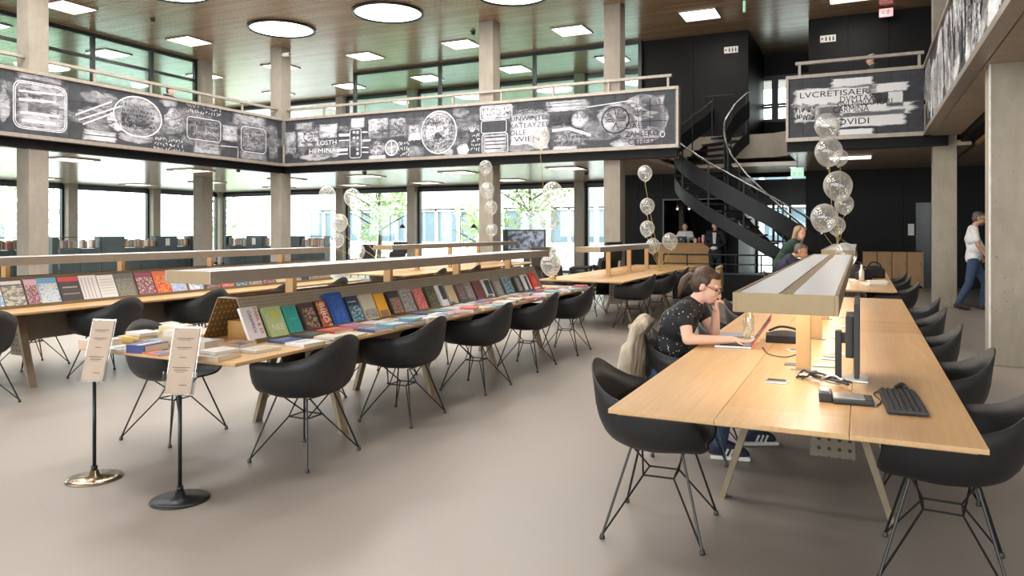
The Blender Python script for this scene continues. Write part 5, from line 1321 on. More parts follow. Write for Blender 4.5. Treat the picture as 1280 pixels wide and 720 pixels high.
MB().box(-.6, -.53, -.1, .3, .4, 1.5).build('side_panel', MAT['green_panel'], t); MB().box(-.3, .3, -.15, .2, 0, .06).box(-.08, .08, .05, .12, .06, 1.2).build('pedestal', MAT['dark'], t)
def lounge(label, x, y, rz, c, s=1.0):
    t = thing('lounge_chair', label, 'armchair', (x, y, 0), R(rz))
    fuse('seat', MB().chain([(.28*s,0,.42*s),(0,0,.36*s),(-.18*s,0,.38*s)], [.09*s,.10*s,.1*s]).box(-.2*s,.3*s,-.28*s,.28*s,.33*s,.42*s), .03, c, t)
    fuse('backrest', MB().box(-.30*s,-.2*s,-.28*s,.28*s,.36*s,.8*s, Matrix.Rotation(R(-10),4,'Y')).box(-.46*s,-.38*s,-.26*s,.26*s,.72*s,1.06*s, Matrix.Rotation(R(-4),4,'Y')), .03, c, t)
    for (a, b) in ((1,1),(1,-1),(-1,1),(-1,-1)): MB().tube([(.18*s*a,.18*s*b,.35*s),(.26*s*a,.26*s*b,0)], .014, 6).build('leg', MAT['wire'], t)
    for b in (1, -1): fuse('armrest', MB().chain([(-.2*s,.3*s*b,.58*s),(.2*s,.3*s*b,.55*s),(.22*s,.29*s*b,.4*s)], [.035*s,.035*s,.03*s]), .02, c, t)
BLKF = plain('black_fabric', (.014,.014,.016), .8)
lounge('black reclining lounge chair by the window behind the rear table', -5.35, 15.3, 165, BLKF, 1.2)
lounge('dark brown high-backed armchair behind the balloons', -5.05, 12.9, 70, plain('brown_fabric', (.03,.02,.016), .8), 1.15)
lounge('black armchair seen over the lamp bar, left of two by the windows', -14.2, 18.9, -80, BLKF)
lounge('black armchair seen over the lamp bar, right of two by the windows', -13.0, 18.6, -100, BLKF, 1.1)
for i, (x, lab) in enumerate([(-14.3, 'black arc floor lamp by the window, left of two'), (-11.6, 'black arc floor lamp by the window, right of two')]):
    t = thing('floor_lamp', lab, 'lamp', (x, 20.6, 0))
    MB().lathe([(0,0),(.14,0),(.14,.015),(.02,.025),(0,.025)], 20).build('base', MAT['wire'], t); MB().tube([(0,0,.02),(0,0,1.95)], .012, 8).build('pole', MAT['wire'], t)
    MB().tube([tuple(p) for p in spline([(0,0,1.93),(.1,0,2.0),(.3,0,1.98),(.46,0,1.85),(.48,0,1.68)], 20)], .008, 6).build('arm', MAT['wire'], t, True)
    MB().lathe([(.02,1.68),(.05,1.66),(.11,1.56),(.105,1.56),(.045,1.65),(.015,1.67)], 18, (.48,0,0)).build('shade', MAT['wire'], t, True)
# ================================================================== OUTSIDE
def tree(label, x, y, h, r, seed, n=1500):
    rt = random.Random(seed); t = thing('tree', label, 'tree', (x, y, -.25), 0, 'trees outside the windows')
    m = MB().tube([tuple(p) for p in spline([(0,0,0),(.1,.05,h*.3),(0,.1,h*.6),(.05,0,h*.9)], 14)], .13, 8, .03)
    for k in range(7):
        a = rt.uniform(0, 6.28); z = h*rt.uniform(.3, .7)
        m.tube([(0,0,z),(math.cos(a)*r*.5, math.sin(a)*r*.5, z+r*.3),(math.cos(a)*r*.9, math.sin(a)*r*.9, z+r*.5)], .045, 6, .012)
    m.build('trunk', MAT['bark'], t, True)
    vs = []; fs = []
    blobs = [(rt.uniform(-.6,.6)*r, rt.uniform(-.6,.6)*r, h*rt.uniform(.3,.95), r*rt.uniform(.3,.55)) for _ in range(16)]
    for k in range(n):
        bx, by, bz, br = rt.choice(blobs); d = Vector((rt.gauss(0,1), rt.gauss(0,1), rt.gauss(0,.8))).normalized()*br*rt.uniform(.5,1)
        p = Vector((bx, by, bz))+d; a = Vector((rt.gauss(0,1), rt.gauss(0,1), rt.gauss(0,1))).normalized(); b = a.orthogonal().normalized()
        s = rt.uniform(.07,.14); i = len(vs)
        vs += [p-a*s, p+b*s*.5, p+a*s, p-b*s*.5]; fs.append((i, i+1, i+2, i+3))
    me = bpy.data.meshes.new('crown'); me.from_pydata([tuple(v) for v in vs], [], fs); me.materials.append(MAT['leaf'])
    o = obj('crown', me, t); o['kind'] = 'stuff'
for i, (x, y, h, r, lab) in enumerate([(-31.5,29.5,5,2.3,'green tree outside the corner window'), (-21.2,29.5,5,1.9,'slender tree outside the window left of the arc lamps'), (-18.0,34,3.0,1.6,'low bushy tree behind the arc lamp window'),
        (-13.2,29.5,6.5,2.6,'spreading tree outside the window behind the screen'), (-33,20,5.5,2.2,'pale tree outside the left windows'), (-36,12,3.5,2.2,'low shrub tree outside the far left window')]):
    tree(lab, x, y, h, r, i+1)
bM = thing('building', 'pale block with wide windows across the forecourt', 'building', (-24, 46, -.25))
FAC = plain('pale_facade', (.75,.75,.72), .8); GLZ = plain('far_glass', (.12,.17,.21), .15)
m = MB().box(-16,22,0,8,0,.9).box(-16,22,0,8,3.2,4.6).box(-16,22,.3,8,.9,3.2).box(-16,22,0,8,7,8.6).box(-16,22,.3,8,4.6,7)
m.build('wall', FAC, bM)
for fl in (.9, 4.6):
    for k in range(11):
        x0 = -16+3.45*k; w = MB().box(x0,x0+.25,-.05,.3,fl,fl+2.4).box(x0+1.6,x0+1.75,0,.3,fl,fl+2.4).box(x0+.25,x0+3.45,0,.3,fl+2.2,fl+2.4).build('window', FAC, bM)
        MB().box(x0+.3,x0+1.55,.2,.25,fl+.05,fl+2.15).box(x0+1.8,x0+3.4,.2,.25,fl+.05,fl+2.15).build('pane', GLZ, w)
bM = thing('building', 'pale low building outside the left windows', 'building', (-62, 10, -.25))
MB().box(-6,0,-25,28,0,3).build('wall', FAC, bM)
for k in range(10):
    w = MB().box(0,.06,-22+5*k,-19+5*k,.9,2.4).build('window', FAC, bM); MB().box(.06,.09,-21.8+5*k,-19.2+5*k,1,2.3).build('pane', GLZ, w)

# ================================================================== BALLOONS
bal_prof = [(max(.0005, math.sin(math.pi*q/18)), -math.cos(math.pi*q/18)) for q in range(19)]
bal_prof = [(r*(1.0 if z > -.2 else 1-.10*((-z-.2)/.8)), z*(1.06 if z > 0 else 1.22)) for r, z in bal_prof]
bal_me = MB().lathe(bal_prof, 28).mesh('envelope', True); bal_me.materials.append(MAT['balloon'])
knot_me = MB().lathe([(.0,-1.2),(.05,-1.24),(.09,-1.33),(.0,-1.31)], 10).mesh('knot'); knot_me.materials.append(MAT['offwhite'])
def confetti(seed, mat):
    rt = random.Random(seed); vs = []; fs = []
    for k in range(60):
        d = Vector((rt.gauss(0,1), rt.gauss(0,1), rt.gauss(-.3,1))).normalized()*.95; d.z *= 1.05
        a = d.orthogonal().normalized(); b = d.cross(a).normalized(); s = rt.uniform(.025,.06); i = len(vs)
        vs += [d-a*s-b*s*.5, d+a*s-b*s*.5, d+a*s+b*s*.5, d-a*s+b*s*.5]; fs.append((i,i+1,i+2,i+3))
    me = bpy.data.meshes.new('confetti'); me.from_pydata([tuple(v) for v in vs], [], fs); me.materials.append(mat); return me
conf = [confetti(i, m) for i, m in enumerate((plain('gold_flake', (.6,.45,.12), .3, .6), plain('silver_flake', (.6,.6,.58), .3, .6), plain('white_flake', (.8,.8,.76), .5)))]
def balloon(label, c, r, anchor, group, k):
    t = thing('balloon', label, 'balloon', c, 0, group)
    for nm, me in (('envelope', bal_me), ('knot', knot_me), ('confetti', conf[k % 3])):
        o = obj(nm, me, t); o.scale = (r, r, r); o.rotation_euler = (R(5*((k*7) % 5-2)), R(4*((k*3) % 5-2)), k)
        if nm == 'confetti': o['kind'] = 'stuff'
    a = Vector(anchor)-Vector(c); rt = random.Random(k+40)
    pts = [(0,0,-1.3*r)] + [(a.x*f+rt.uniform(-.02,.02), a.y*f+rt.uniform(-.02,.02), -1.3*r+(a.z+1.3*r)*f) for f in (.3,.6,.85)] + [tuple(a)]
    MB().tube([tuple(p) for p in spline(pts, 16)], .0035, 5).build('string', MAT['gold'], t, True)
G1 = 'clear confetti balloons tied to the far lamp'
A1 = (-.30, 11.0, 1.23)
for k, (c, r, lab) in enumerate([((-.43,11.0,2.92),.16,'highest clear balloon of the large bunch, before the lettered parapet'), ((-.40,10.75,2.54),.175,'large clear balloon second from top of the large bunch'), ((-.27,11.3,2.50),.105,'small clear balloon right of the second one in the large bunch'),
        ((-.29,10.9,2.09),.185,'oval clear balloon in the middle of the large bunch'), ((-.22,11.3,1.85),.125,'small clear balloon under the oval one of the large bunch'), ((-.46,10.9,1.66),.175,'large clear balloon low left in the large bunch'),
        ((-.32,11.3,1.55),.12,'small clear balloon behind the low left one of the large bunch'), ((-.20,10.6,1.14+.02),.15,'lowest clear balloon resting behind the lamp end')]):
    balloon(lab, c, r, A1 if k < 7 else (-.12, 10.55, ZT+.01), G1, k)
G2 = 'clear confetti balloons on the bare rear table'
A2 = (-3.35, 13.4, ZT+.06)
for k, (c, r, lab) in enumerate([((-3.64,13.44,2.55),.135,'top balloon of the chain in front of the black wall'), ((-3.60,13.45,1.94),.135,'second balloon of the chain in front of the black wall'), ((-3.60,13.45,1.52),.135,'third balloon of the chain in front of the black wall'),
        ((-3.50,13.47,1.20),.13,'lowest balloon of the chain, behind the short lamp'), ((-3.22,13.63,1.29),.14,'single balloon before the wooden bar counter')]):
    balloon(lab, c, r, A2, G2, k+8)
t = thing('balloon_weight', 'small gold foil weight on the rear oak table', 'weight', (A2[0], A2[1], ZT))
MB().lathe([(0,0),(.05,0),(.06,.03),(.02,.05),(.03,.06),(0,.06)], 10).build('body', MAT['gold'], t)
for q in range(5): MB().tube([(0,0,.06),(.03*math.cos(q*1.3),.03*math.sin(q*1.3),.1),(.07*math.cos(q*1.3),.07*math.sin(q*1.3),.08)], .006, 5).build('ribbon', MAT['gold'], t)
G3 = 'clear confetti balloons at the corner of the rear table'
A3 = (-4.25, 10.4, ZT+.06)
for k, (c, r, lab) in enumerate([((-4.34,10.12,2.87),.145,'highest lone balloon in front of the chalk lettering'), ((-4.17,10.2,2.05),.15,'pale balloon before the window, upper of two'), ((-4.22,10.18,1.64),.14,'pale balloon before the window, lower of two'),
        ((-4.08,10.23,1.14),.14,'balloon just above the far end of the book table, upper'), ((-4.16,10.1,.98),.15,'balloon with gold flakes at the far end of the book table')]):
    balloon(lab, c, r, A3, G3, k+15)
t = thing('balloon_weight', 'gold ribbon weight at the rear table corner behind the books', 'weight', (A3[0], A3[1], ZT))
MB().lathe([(0,0),(.05,0),(.06,.03),(.02,.05),(.03,.06),(0,.06)], 10).build('body', MAT['gold'], t)
for q in range(5): MB().tube([(0,0,.06),(.03*math.cos(q*1.3),.03*math.sin(q*1.3),.1),(.09*math.cos(q*1.3),.09*math.sin(q*1.3),.05)], .006, 5).build('ribbon', MAT['gold'], t)
A4 = (-7.45, 14.6, 1.232)
for k, (c, r, lab) in enumerate([((-7.61,14.65,2.9),.145,'top balloon of the chain before the fourth column'), ((-7.58,14.67,2.39),.16,'second balloon of the chain before the fourth column'), ((-7.50,14.71,2.0),.145,'third balloon of the chain before the fourth column'), ((-7.48,14.71,1.5),.13,'lowest balloon of the chain before the fourth column')]):
    balloon(lab, c, r, A4, 'clear confetti balloons before the fourth column', k+22)
A5 = (-8.0, 11.6, ZT)
for k, (c, r, lab) in enumerate([((-9.06,11.75,2.14),.16,'clear balloon before the second window from the corner'), ((-9.5,11.54,2.19),.16,'faint balloon left of the slim window column, top'), ((-9.28,11.65,1.64),.155,'faint balloon left of the slim window column, middle'),
        ((-9.33,11.62,1.29),.14,'faint balloon left of the slim window column, low'), ((-8.98,11.79,1.07),.16,'pale balloon just above the long book lamp')]):
    balloon(lab, c, r, A5, 'clear confetti balloons over the far magazine row table', k+27)

# ================================================================== PEOPLE
def norm(v): return Vector(v).normalized()
def hand(mb, wrist, d, pn, curl, s=1.0, side=1):
    """palm and five separate fingers; d = pointing direction, pn = palm normal, curl in degrees per joint"""
    w, d, pn = Vector(wrist), norm(d), norm(pn)
    a = d.cross(pn).normalized()*side
    pn = a.cross(d).normalized()*side
    pc = w+d*.045*s
    m = Matrix((a, d, pn)).transposed()
    mb.ell(pc, (.038*s, .052*s, .015*s), m.to_quaternion())
    mb.capsule(w-d*.02*s, w+d*.02*s, .024*s, .026*s, 10)
    for i, (o, L) in enumerate(((.029, .066), (.010, .075), (-.010, .070), (-.029, .055))):
        p = w+d*.088*s+a*o*s*.95; q = d.copy()
        q = (q+a*o*2.2).normalized(); c = curl*(1+.12*i)
        for seg, f in enumerate((.45, .32, .25)):
            q.rotate(Quaternion(a, R(-c)*side)); n = p+q*L*f*s
            mb.capsule(p, n, (.0088-.0009*seg)*s, (.0080-.0010*seg)*s, 8); p = n
    p = w+d*.03*s+a*.032*s; q = (d*.7+a*.75+pn*.25).normalized()
    for seg, f in enumerate((.036, .028)):
        n = p+q*f*s; mb.capsule(p, n, .0105*s, .0085*s, 8); p = n; q = (q*.8+d*.5).normalized()
def head(mb, c, fwd, up, s=1.0):
    f, u = norm(fwd), norm(up); r = f.cross(u).normalized(); u = r.cross(f).normalized()
    M = Matrix((f, r, u)).transposed(); q = M.to_quaternion()
    L = lambda x, y, z: Vector(c)+(f*x+r*y+u*z)*s
    mb.ell(L(-.012,0,.03), (.096*s,.076*s,.088*s), q)          # cranium
    mb.ell(L(.03,0,-.035), (.062*s,.058*s,.075*s), q)          # face
    mb.ell(L(.058,0,-.085), (.028*s,.032*s,.024*s), q)         # chin
    mb.chain([L(.086,0,.012), L(.108,0,-.028)], [.010*s,.016*s], 8)    # nose
    for k in (-1, 1):
        mb.ell(L(.076,.03*k,-.025), (.018*s,.02*s,.02*s), q)    # cheek
        mb.ell(L(.074,.03*k,.03), (.02*s,.024*s,.010*s), q)     # brow
        mb.ell(L(-.008,.078*k,-.012), (.02*s,.010*s,.033*s), q) # ear
    mb.ell(L(.086,0,-.058), (.012*s,.022*s,.006*s), q); mb.ell(L(.084,0,-.069), (.012*s,.019*s,.006*s), q)
    return L, q
def person(name, label, loc, J, cl, s=1.0, voxel=.012, finger=.012):
    """J: joint positions relative to loc; one continuous body, clothes and hair as its children"""
    root = thing(name, label, 'person', loc)
    V = {k: Vector(v) for k, v in J.items()}
    b = MB()
    hl = norm(V['hl']-V['hr']) if (V['hl']-V['hr']).length > 0 else Vector((0,1,0))
    up = norm(V['neck']-V['pelvis'])
    def torso(mb, g=0.0):
        mb.capsule(V['pelvis']+hl*.055*s, V['pelvis']-hl*.055*s, .105*s+g, .105*s+g, 14)
        mid = (V['pelvis']+V['chest'])/2 + J.get('belly', Vector((0,0,0)))
        bl = cl.get('belly', 0)
        mb.capsule(mid+hl*.045*s, mid-hl*.045*s, .098*s+g+bl, .098*s+g+bl, 14)
        mb.capsule(V['pelvis'], mid, .10*s+g+bl*.5, .10*s+g+bl, 14)
        mb.capsule(mid, V['chest'], .10*s+g+bl, .105*s+g, 14)
        mb.capsule(V['chest']+hl*.075*s, V['chest']-hl*.075*s, .105*s+g, .105*s+g, 14)
        sh = (V['sl']+V['sr'])/2
        mb.capsule(V['chest'], sh, .11*s+g, .075*s+g, 14)
        mb.capsule(V['sl'], V['sr'], .056*s+g, .056*s+g, 12)
    torso(b)
    b.chain([(V['sl']+V['sr'])/2, V['neck'], V['head']-norm(J['up'])*.06*s], [.062*s,.052*s,.05*s])
    for k in ('l', 'r'):
        b.chain([V['s'+k], V['e'+k], V['w'+k]], [.048*s,.037*s,.026*s])
        b.chain([V['h'+k], V['k'+k], V['a'+k]], [.082*s,.056*s,.040*s])
        b.chain([V['a'+k], V['t'+k]], [.038*s,.03*s])
        hd = cl['hand_'+k]; hand(b, V['w'+k], hd[0], hd[1], hd[2], s*.95, hd[3])
    L, q = head(b, V['head'], J['fwd'], J['up'], s)
    body = fuse('body', b, voxel, cl['skin'], root, 3)
    for k in (-1, 1):
        e = MB().ell(L(.079,.031*k,.004), (.008*s,.012*s,.006*s), q); e.build('eye', MAT['eye'], root, True)
    MB().ell(L(.095,0,-.064), (.006*s,.018*s,.006*s), q).build('mouth', MAT['lip'], root, True)
    t = MB(); torso(t, .014)
    sl = cl.get('sleeve', .5)
    for k in ('l', 'r'):
        if sl <= 1: t.chain([V['s'+k], V['s'+k].lerp(V['e'+k], sl)], [.064*s,.058*s])
        else: t.chain([V['s'+k], V['e'+k], V['e'+k].lerp(V['w'+k], .94)], [.066*s,.052*s,.042*s])
    if cl.get('long'): t.capsule(V['pelvis'], V['pelvis']-up*.12*s, .135*s, .135*s)
    fuse(cl.get('top_name', 'shirt'), t, voxel, cl['top'], root, 3)
    p = MB(); p.capsule(V['pelvis']+hl*.05*s, V['pelvis']-hl*.05*s, .116*s, .116*s, 14)
    for k in ('l', 'r'):
        p.chain([V['h'+k], V['k'+k], V['a'+k]+(V['k'+k]-V['a'+k])*.06], [.097*s,.072*s,.058*s])
    fuse('trousers', p, voxel, cl['legs'], root, 3)
    for k in ('l', 'r'):
        sh = MB(); d = norm(V['t'+k]-V['a'+k]); fl = Vector((d.x, d.y, 0)).normalized()
        a, tt = V['a'+k], V['t'+k]
        sh.chain([a-fl*.03*s-Vector((0,0,.025*s)), a+Vector((0,0,.01)), tt], [.042*s,.046*s,.042*s]).chain([a-fl*.035*s-Vector((0,0,.04*s)), tt+fl*.02*s-Vector((0,0,.01*s))], [.036*s,.034*s])
        so = fuse('shoe', sh, .009, cl['shoe'], root, 3)
        if cl.get('sole'):
            mz = min((v.co.z for v in so.data.vertices))
            sd = fl.cross(Vector((0,0,1)))
            m = MB(); c0 = (a+tt)/2
            fr = Matrix((fl, sd, Vector((0,0,1)))).transposed().to_4x4(); fr.translation = Vector((c0.x, c0.y, mz))
            m.box(-.13*s,.13*s,-.043*s,.043*s,-.004,.022, fr).build('sole', cl['sole'], so, bevel=.01)
            for qq in range(3):
                for side in (-1, 1):
                    m = MB(); m.box(-.012,.0,side*.047*s-.004,side*.047*s+.004,.025,.075, fr @ Matrix.Translation((.02-.03*qq,0,0)) @ Matrix.Rotation(R(25),4,'Y'))
                    m.build('stripe', cl['sole'], so)
    h = MB(); st_ = cl['hair_style']
    h.ell(L(-.03,0,.042), (.094*s,.081*s,.083*s), q); h.ell(L(-.045,0,.0), (.07*s,.08*s,.085*s), q)
    if st_ == 'ponytail':
        h.ell(L(.018,0,.082), (.05*s,.062*s,.033*s), q)
        pb = L(-.10,0,.03)
        h.chain([pb, pb+Vector((-.045,0,.0)), pb+Vector((-.078,0,-.04)), pb+Vector((-.098,0,-.095)), pb+Vector((-.115,0,-.15))], [.032*s,.02*s,.03*s,.027*s,.010*s])
        h.ell(L(-.02,.07,.03), (.045*s,.016*s,.04*s), q); h.ell(L(-.02,-.07,.03), (.045*s,.016*s,.04*s), q)
    elif st_ == 'long':
        for k in (-1, 1): h.chain([L(.02,.06*k,.08), L(-.02,.085*k,.0), L(-.02,.09*k,-.12), L(.0,.085*k,-.18)], [.03*s,.035*s,.04*s,.02*s])
        h.chain([L(-.08,0,.04), L(-.09,0,-.15)], [.06*s,.05*s])
    elif st_ == 'bun': h.ell(L(-.1,0,.07), (.045*s,.045*s,.04*s), q)
    else: h.ell(L(.02,0,.085), (.055*s,.06*s,.03*s), q)
    fuse('hair', h, .009, cl['hair'], root, 2)
    if cl.get('beard'):
        fuse('beard', MB().ell(L(.052,0,-.085), (.044*s,.048*s,.04*s), q).ell(L(.085,0,-.05), (.018*s,.03*s,.008*s), q), .008, cl['beard'], root, 2)
    if cl.get('glasses'):
        m = MB()
        for k in (-1, 1):
            m.tube([tuple(L(.104, .033*k+.023*math.cos(a*math.pi/6), .002+.017*math.sin(a*math.pi/6))) for a in range(13)], .0022, 5)
            m.tube([tuple(L(.104,.056*k,.006)), tuple(L(.0,.08*k,.006)), tuple(L(-.02,.08*k,-.01))], .002, 5)
        m.tube([tuple(L(.106,-.01,.004)), tuple(L(.106,.01,.004))], .0022, 5).build('glasses', MAT['wire'], root)
    return root, L, q, V
D = Vector((0, 0, -1))
# the reading woman
woman, L, q, V = person('person', 'woman with brown ponytail, glasses and dotted black shirt reading at the table', (-1.2, 4.95, 0), dict(
    pelvis=(-.01,0,.53), chest=(.09,0,.86), sl=(.18,.165,.965), sr=(.16,-.165,.955), neck=(.205,.01,1.015), head=(.275,.01,1.115), fwd=(.86,-.06,-.42), up=(.42,0,.86),
    el=(.305,.13,.785), wl=(.325,.05,.93), er=(.20,-.235,.785), wr=(.455,-.125,.785),
    hl=(.0,.09,.52), hr=(.0,-.09,.52), kl=(.43,.13,.53), kr=(.42,-.07,.53), al=(.50,.34,.10), ar=(.36,-.05,.09), tl=(.62,.40,.05), tr=(.50,-.02,.045)),
    dict(skin=MAT['skin'], top=MAT['dotted'], legs=MAT['denim'], shoe=MAT['navy'], sole=MAT['offwhite'], hair=MAT['hair_brown'], hair_style='ponytail', sleeve=.36, glasses=True,
         hand_l=((.12,-.22,1), (-1,.0,.1), 52, 1), hand_r=((1,.12,-.10), (0,0,-1), 13, -1)), .96, .008)
MB().lathe([(.016,-.012),(.026,-.006),(.026,.006),(.016,.012)], 12, (0,0,0), Matrix.Translation(L(-.118,0,.036)) @ Matrix.Rotation(R(70),4,'Y')).build('hair_tie', MAT['black_cloth'], woman, True)
t = thing('jacket', 'beige canvas jacket draped over the chair behind the woman', 'jacket', (-1.33, 4.90, 0))
m = MB()
rj = random.Random(2)
for k in range(10):
    y = -.21+.046*k; b_ = (.022 if k % 2 else -.022)+rj.uniform(-.01,.01)
    m.chain([(-.055+b_*.5, y*1.05, .43+rj.uniform(-.02,.06)), (-.05+b_, y+rj.uniform(-.02,.02), .62), (-.02, y*.85, .80+.03*math.cos(k))], [.024,.026,.03])
    if 1 < k < 7: m.chain([(-.02, y*.85, .80), (.03, y*.8, .86)], [.036,.03])
m.chain([(-.02,-.13,.82),(.0,0,.865),(-.02,.12,.84)], [.05,.055,.045])
m.chain([(-.06,-.2,.70),(-.075,-.22,.58),(-.06,-.2,.45)], [.045,.05,.04])
fuse('jacket_body', m, .008, MAT['beige_cloth'], t, 2)
MB().tube([tuple(p) for p in spline([(-.06,-.13,.84),(-.07,0,.80),(-.06,.12,.85)], 12)], .018, 8).build('collar', MAT['beige_cloth'], t, True)
# the walking man
person('person', 'walking man in white shirt and jeans half hidden by the column', (1.92, 16.05, 0), dict(
    pelvis=(-.05,0,.97), chest=(-.06,0,1.32), belly=Vector((.05,0,0)), sl=(-.05,.185,1.50), sr=(-.05,-.185,1.50), neck=(-.02,0,1.57), head=(.05,0,1.70), fwd=(.93,-.1,-.3), up=(.3,0,.95),
    el=(-.02,.24,1.22), wl=(.12,.23,1.0), er=(.0,-.25,1.20), wr=(.16,-.24,.98), hl=(-.05,.09,.93), hr=(-.05,-.09,.93), kl=(.16,.09,.52), kr=(-.12,-.09,.50), al=(.12,.09,.085), ar=(-.30,-.09,.11), tl=(.28,.1,.05), tr=(-.15,-.09,.045)),
    dict(skin=MAT['skin_red'], top=MAT['white_cloth'], legs=MAT['denim'], shoe=plain('brown_shoe', (.05,.03,.025), .5), hair=MAT['hair_grey'], hair_style='short', sleeve=.62, belly=.03, beard=MAT['hair_grey'], glasses=True,
         hand_l=((.25,0,-1), (0,-1,0), 22, 1), hand_r=((.25,0,-1), (0,1,0), 22, -1)), 1.03, .013)
# bent man in navy and the woman in green behind the lamp
person('person', 'bent grey-haired man in navy seated at the far table', (-1.18, 12.6, .04), dict(
    pelvis=(0,0,.53), chest=(.06,0,.86), sl=(.15,.18,.99), sr=(.15,-.18,.99), neck=(.21,0,1.04), head=(.31,-.02,1.11), fwd=(.9,-.2,-.4), up=(.4,0,.9),
    el=(.33,.24,.80), wl=(.55,.16,.79), er=(.33,-.24,.80), wr=(.55,-.14,.79), hl=(0,.09,.52), hr=(0,-.09,.52), kl=(.43,.1,.52), kr=(.43,-.1,.52), al=(.40,.1,.09), ar=(.40,-.1,.09), tl=(.54,.1,.045), tr=(.54,-.1,.045)),
    dict(skin=MAT['skin_red'], top=MAT['navy'], legs=MAT['navy'], shoe=MAT['black_plastic'], hair=MAT['hair_grey'], hair_style='short', sleeve=2, hand_l=((1,0,-.1), (0,0,-1), 15, 1), hand_r=((1,0,-.1), (0,0,-1), 15, -1)), 1.0, .014)
person('person', 'woman with sandy hair and green top leaning behind the bent man', (-1.16, 13.4, 0.03), dict(
    pelvis=(-.12,0,.86), chest=(.04,0,1.14), sl=(.13,.16,1.25), sr=(.13,-.16,1.25), neck=(.17,0,1.31), head=(.22,-.03,1.41), fwd=(.75,-.6,-.25), up=(.2,-.1,.95),
    el=(.30,.2,1.02), wl=(.5,.12,.88), er=(.30,-.2,1.02), wr=(.5,-.12,.88), hl=(-.12,.085,.82), hr=(-.12,-.085,.82), kl=(-.05,.09,.46), kr=(-.05,-.09,.46), al=(-.1,.09,.09), ar=(-.1,-.09,.09), tl=(.04,.09,.045), tr=(.04,-.09,.045)),
    dict(skin=MAT['skin'], top=MAT['green_cloth'], legs=MAT['black_cloth'], shoe=MAT['black_plastic'], hair=MAT['hair_sandy'], hair_style='long', sleeve=2, hand_l=((1,0,-.4), (0,0,-1), 15, 1), hand_r=((1,0,-.4), (0,0,-1), 15, -1)), .98, .014)
# bar staff
w_, L, q, V = person('person', 'waiter in black suit and white shirt with folded hands beside the bar', (-3.62, 20.6, 0), dict(
    pelvis=(0,0,.92), chest=(0,0,1.25), sl=(.18,0,1.42), sr=(-.18,0,1.42), neck=(0,-.01,1.48), head=(0,-.03,1.60), fwd=(.25,-1,-.1), up=(0,-.05,1),
    el=(.26,-.02,1.14), wl=(.10,-.18,1.02), er=(-.26,-.02,1.14), wr=(-.08,-.18,1.02), hl=(.09,0,.88), hr=(-.09,0,.88), kl=(.1,-.01,.48), kr=(-.1,-.01,.48), al=(.1,.02,.09), ar=(-.1,.02,.09), tl=(.13,-.11,.045), tr=(-.13,-.11,.045)),
    dict(skin=MAT['skin'], top=MAT['black_cloth'], top_name='suit_jacket', legs=MAT['black_cloth'], shoe=MAT['black_plastic'], hair=MAT['hair_dark'], hair_style='short', sleeve=2, long=True, hand_l=((-.9,-.3,-.2), (0,1,0), 25, 1), hand_r=((.9,-.3,-.2), (0,1,0), 25, -1)), .98, .015)
MB().add([(-.05,-.135,1.42),(.05,-.135,1.42),(.03,-.155,1.12),(-.03,-.155,1.12),(-.05,-.1,1.42),(.05,-.1,1.42),(.03,-.11,1.12),(-.03,-.11,1.12)], [(0,1,2,3),(7,6,5,4),(0,4,5,1),(1,5,6,2),(2,6,7,3),(3,7,4,0)]).build('shirt_front', MAT['white_cloth'], w_)
MB().ell((.0,-.235,1.0), (.085,.04,.05)).build('white_gloves', MAT['white_cloth'], w_, True)
person('person', 'dark-haired woman in white shirt behind the bar counter', (-4.6, 21.35, .06), dict(
    pelvis=(0,0,.90), chest=(0,0,1.2), sl=(.16,0,1.34), sr=(-.16,0,1.34), neck=(0,-.01,1.40), head=(0,-.03,1.51), fwd=(.1,-1,-.25), up=(0,-.1,1),
    el=(.24,-.06,1.16), wl=(.2,-.26,1.2), er=(-.24,-.06,1.16), wr=(-.2,-.26,1.2), hl=(.085,0,.86), hr=(-.085,0,.86), kl=(.09,0,.46), kr=(-.09,0,.46), al=(.09,.02,.09), ar=(-.09,.02,.09), tl=(.1,-.11,.045), tr=(-.1,-.11,.045)),
    dict(skin=MAT['skin'], top=MAT['white_cloth'], legs=MAT['black_cloth'], shoe=MAT['black_plastic'], hair=MAT['hair_dark'], hair_style='bun', sleeve=2, hand_l=((0,-1,-.1), (0,0,-1), 20, 1), hand_r=((0,-1,-.1), (0,0,-1), 20, -1)), .95, .015)
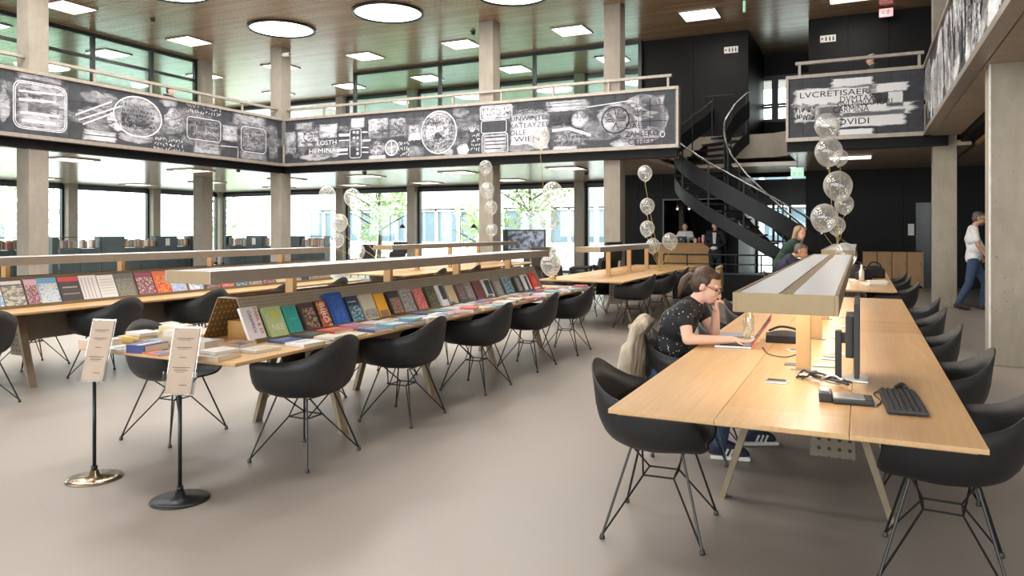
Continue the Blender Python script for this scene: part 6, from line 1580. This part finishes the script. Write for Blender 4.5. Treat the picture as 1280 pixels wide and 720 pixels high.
# two heads on the upper floor
def seated_up(label, x, y, rz, hair, top):
    c_, s_ = math.cos(R(rz)), math.sin(R(rz))
    def r(p): return (p[0]*c_-p[1]*s_, p[0]*s_+p[1]*c_, p[2])
    J = dict(pelvis=(0,0,.53), chest=(.02,0,.87), sl=(.05,.18,1.03), sr=(.05,-.18,1.03), neck=(.06,0,1.09), head=(.09,0,1.20), el=(.15,.24,.8), wl=(.38,.12,.78), er=(.15,-.24,.8), wr=(.38,-.12,.78),
             hl=(0,.09,.52), hr=(0,-.09,.52), kl=(.42,.1,.52), kr=(.42,-.1,.52), al=(.40,.1,.09), ar=(.40,-.1,.09), tl=(.54,.1,.045), tr=(.54,-.1,.045))
    J = {k: r(v) for k, v in J.items()}; J['fwd'] = r((1,.0,-.15)); J['up'] = r((.15,0,1))
    d = r((1,0,0))
    person('person', label, (x, y, ZU), J, dict(skin=MAT['skin'], top=top, legs=MAT['black_cloth'], shoe=MAT['black_plastic'], hair=hair, hair_style='short', sleeve=2,
        hand_l=((*d[:2],-.1), (0,0,-1), 15, 1), hand_r=((*d[:2],-.1), (0,0,-1), 15, -1)), 1.0, .016)
    t = thing('stool', 'stool under the '+label.split(' ', 1)[1][:40], 'stool', (x, y, ZU))
    MB().lathe([(0,.38),(.19,.38),(.2,.4),(.19,.415),(0,.415)], 20).build('seat', MAT['dark'], t, True)
    for q in range(3): MB().tube([(.12*math.cos(q*2.1+2.6),.12*math.sin(q*2.1+2.6),.38),(.2*math.cos(q*2.1+2.6),.2*math.sin(q*2.1+2.6),0)], .014, 6).build('leg', MAT['wire'], t)
seated_up('dark-haired person reading above the left chalk parapet', -16.3, 13.45, 20, MAT['hair_dark'], MAT['navy'])
seated_up('person with brown hair above the short lettered parapet', .28, 17.4, 190, MAT['hair_brown'], MAT['green_cloth'])
t = thing('jacket', 'sandy jacket hung over a chair far behind the woman', 'jacket', (-2.1, 12.3, 0))
fuse('jacket_body', MB().chain([(0,-.16,.55),(0,-.08,.80),(0,.06,.83),(0,.16,.6)], [.05,.06,.06,.05]).box(-.03,.04,-.16,.16,.45,.8), .02, plain('sandy_cloth', (.20,.16,.10), .85), t)
MB().tube([(-.02,-.1,.86),(.04,0,.89),(-.02,.1,.87)], .03, 8).build('collar', plain('sandy_collar', (.27,.21,.13), .85), t, True)
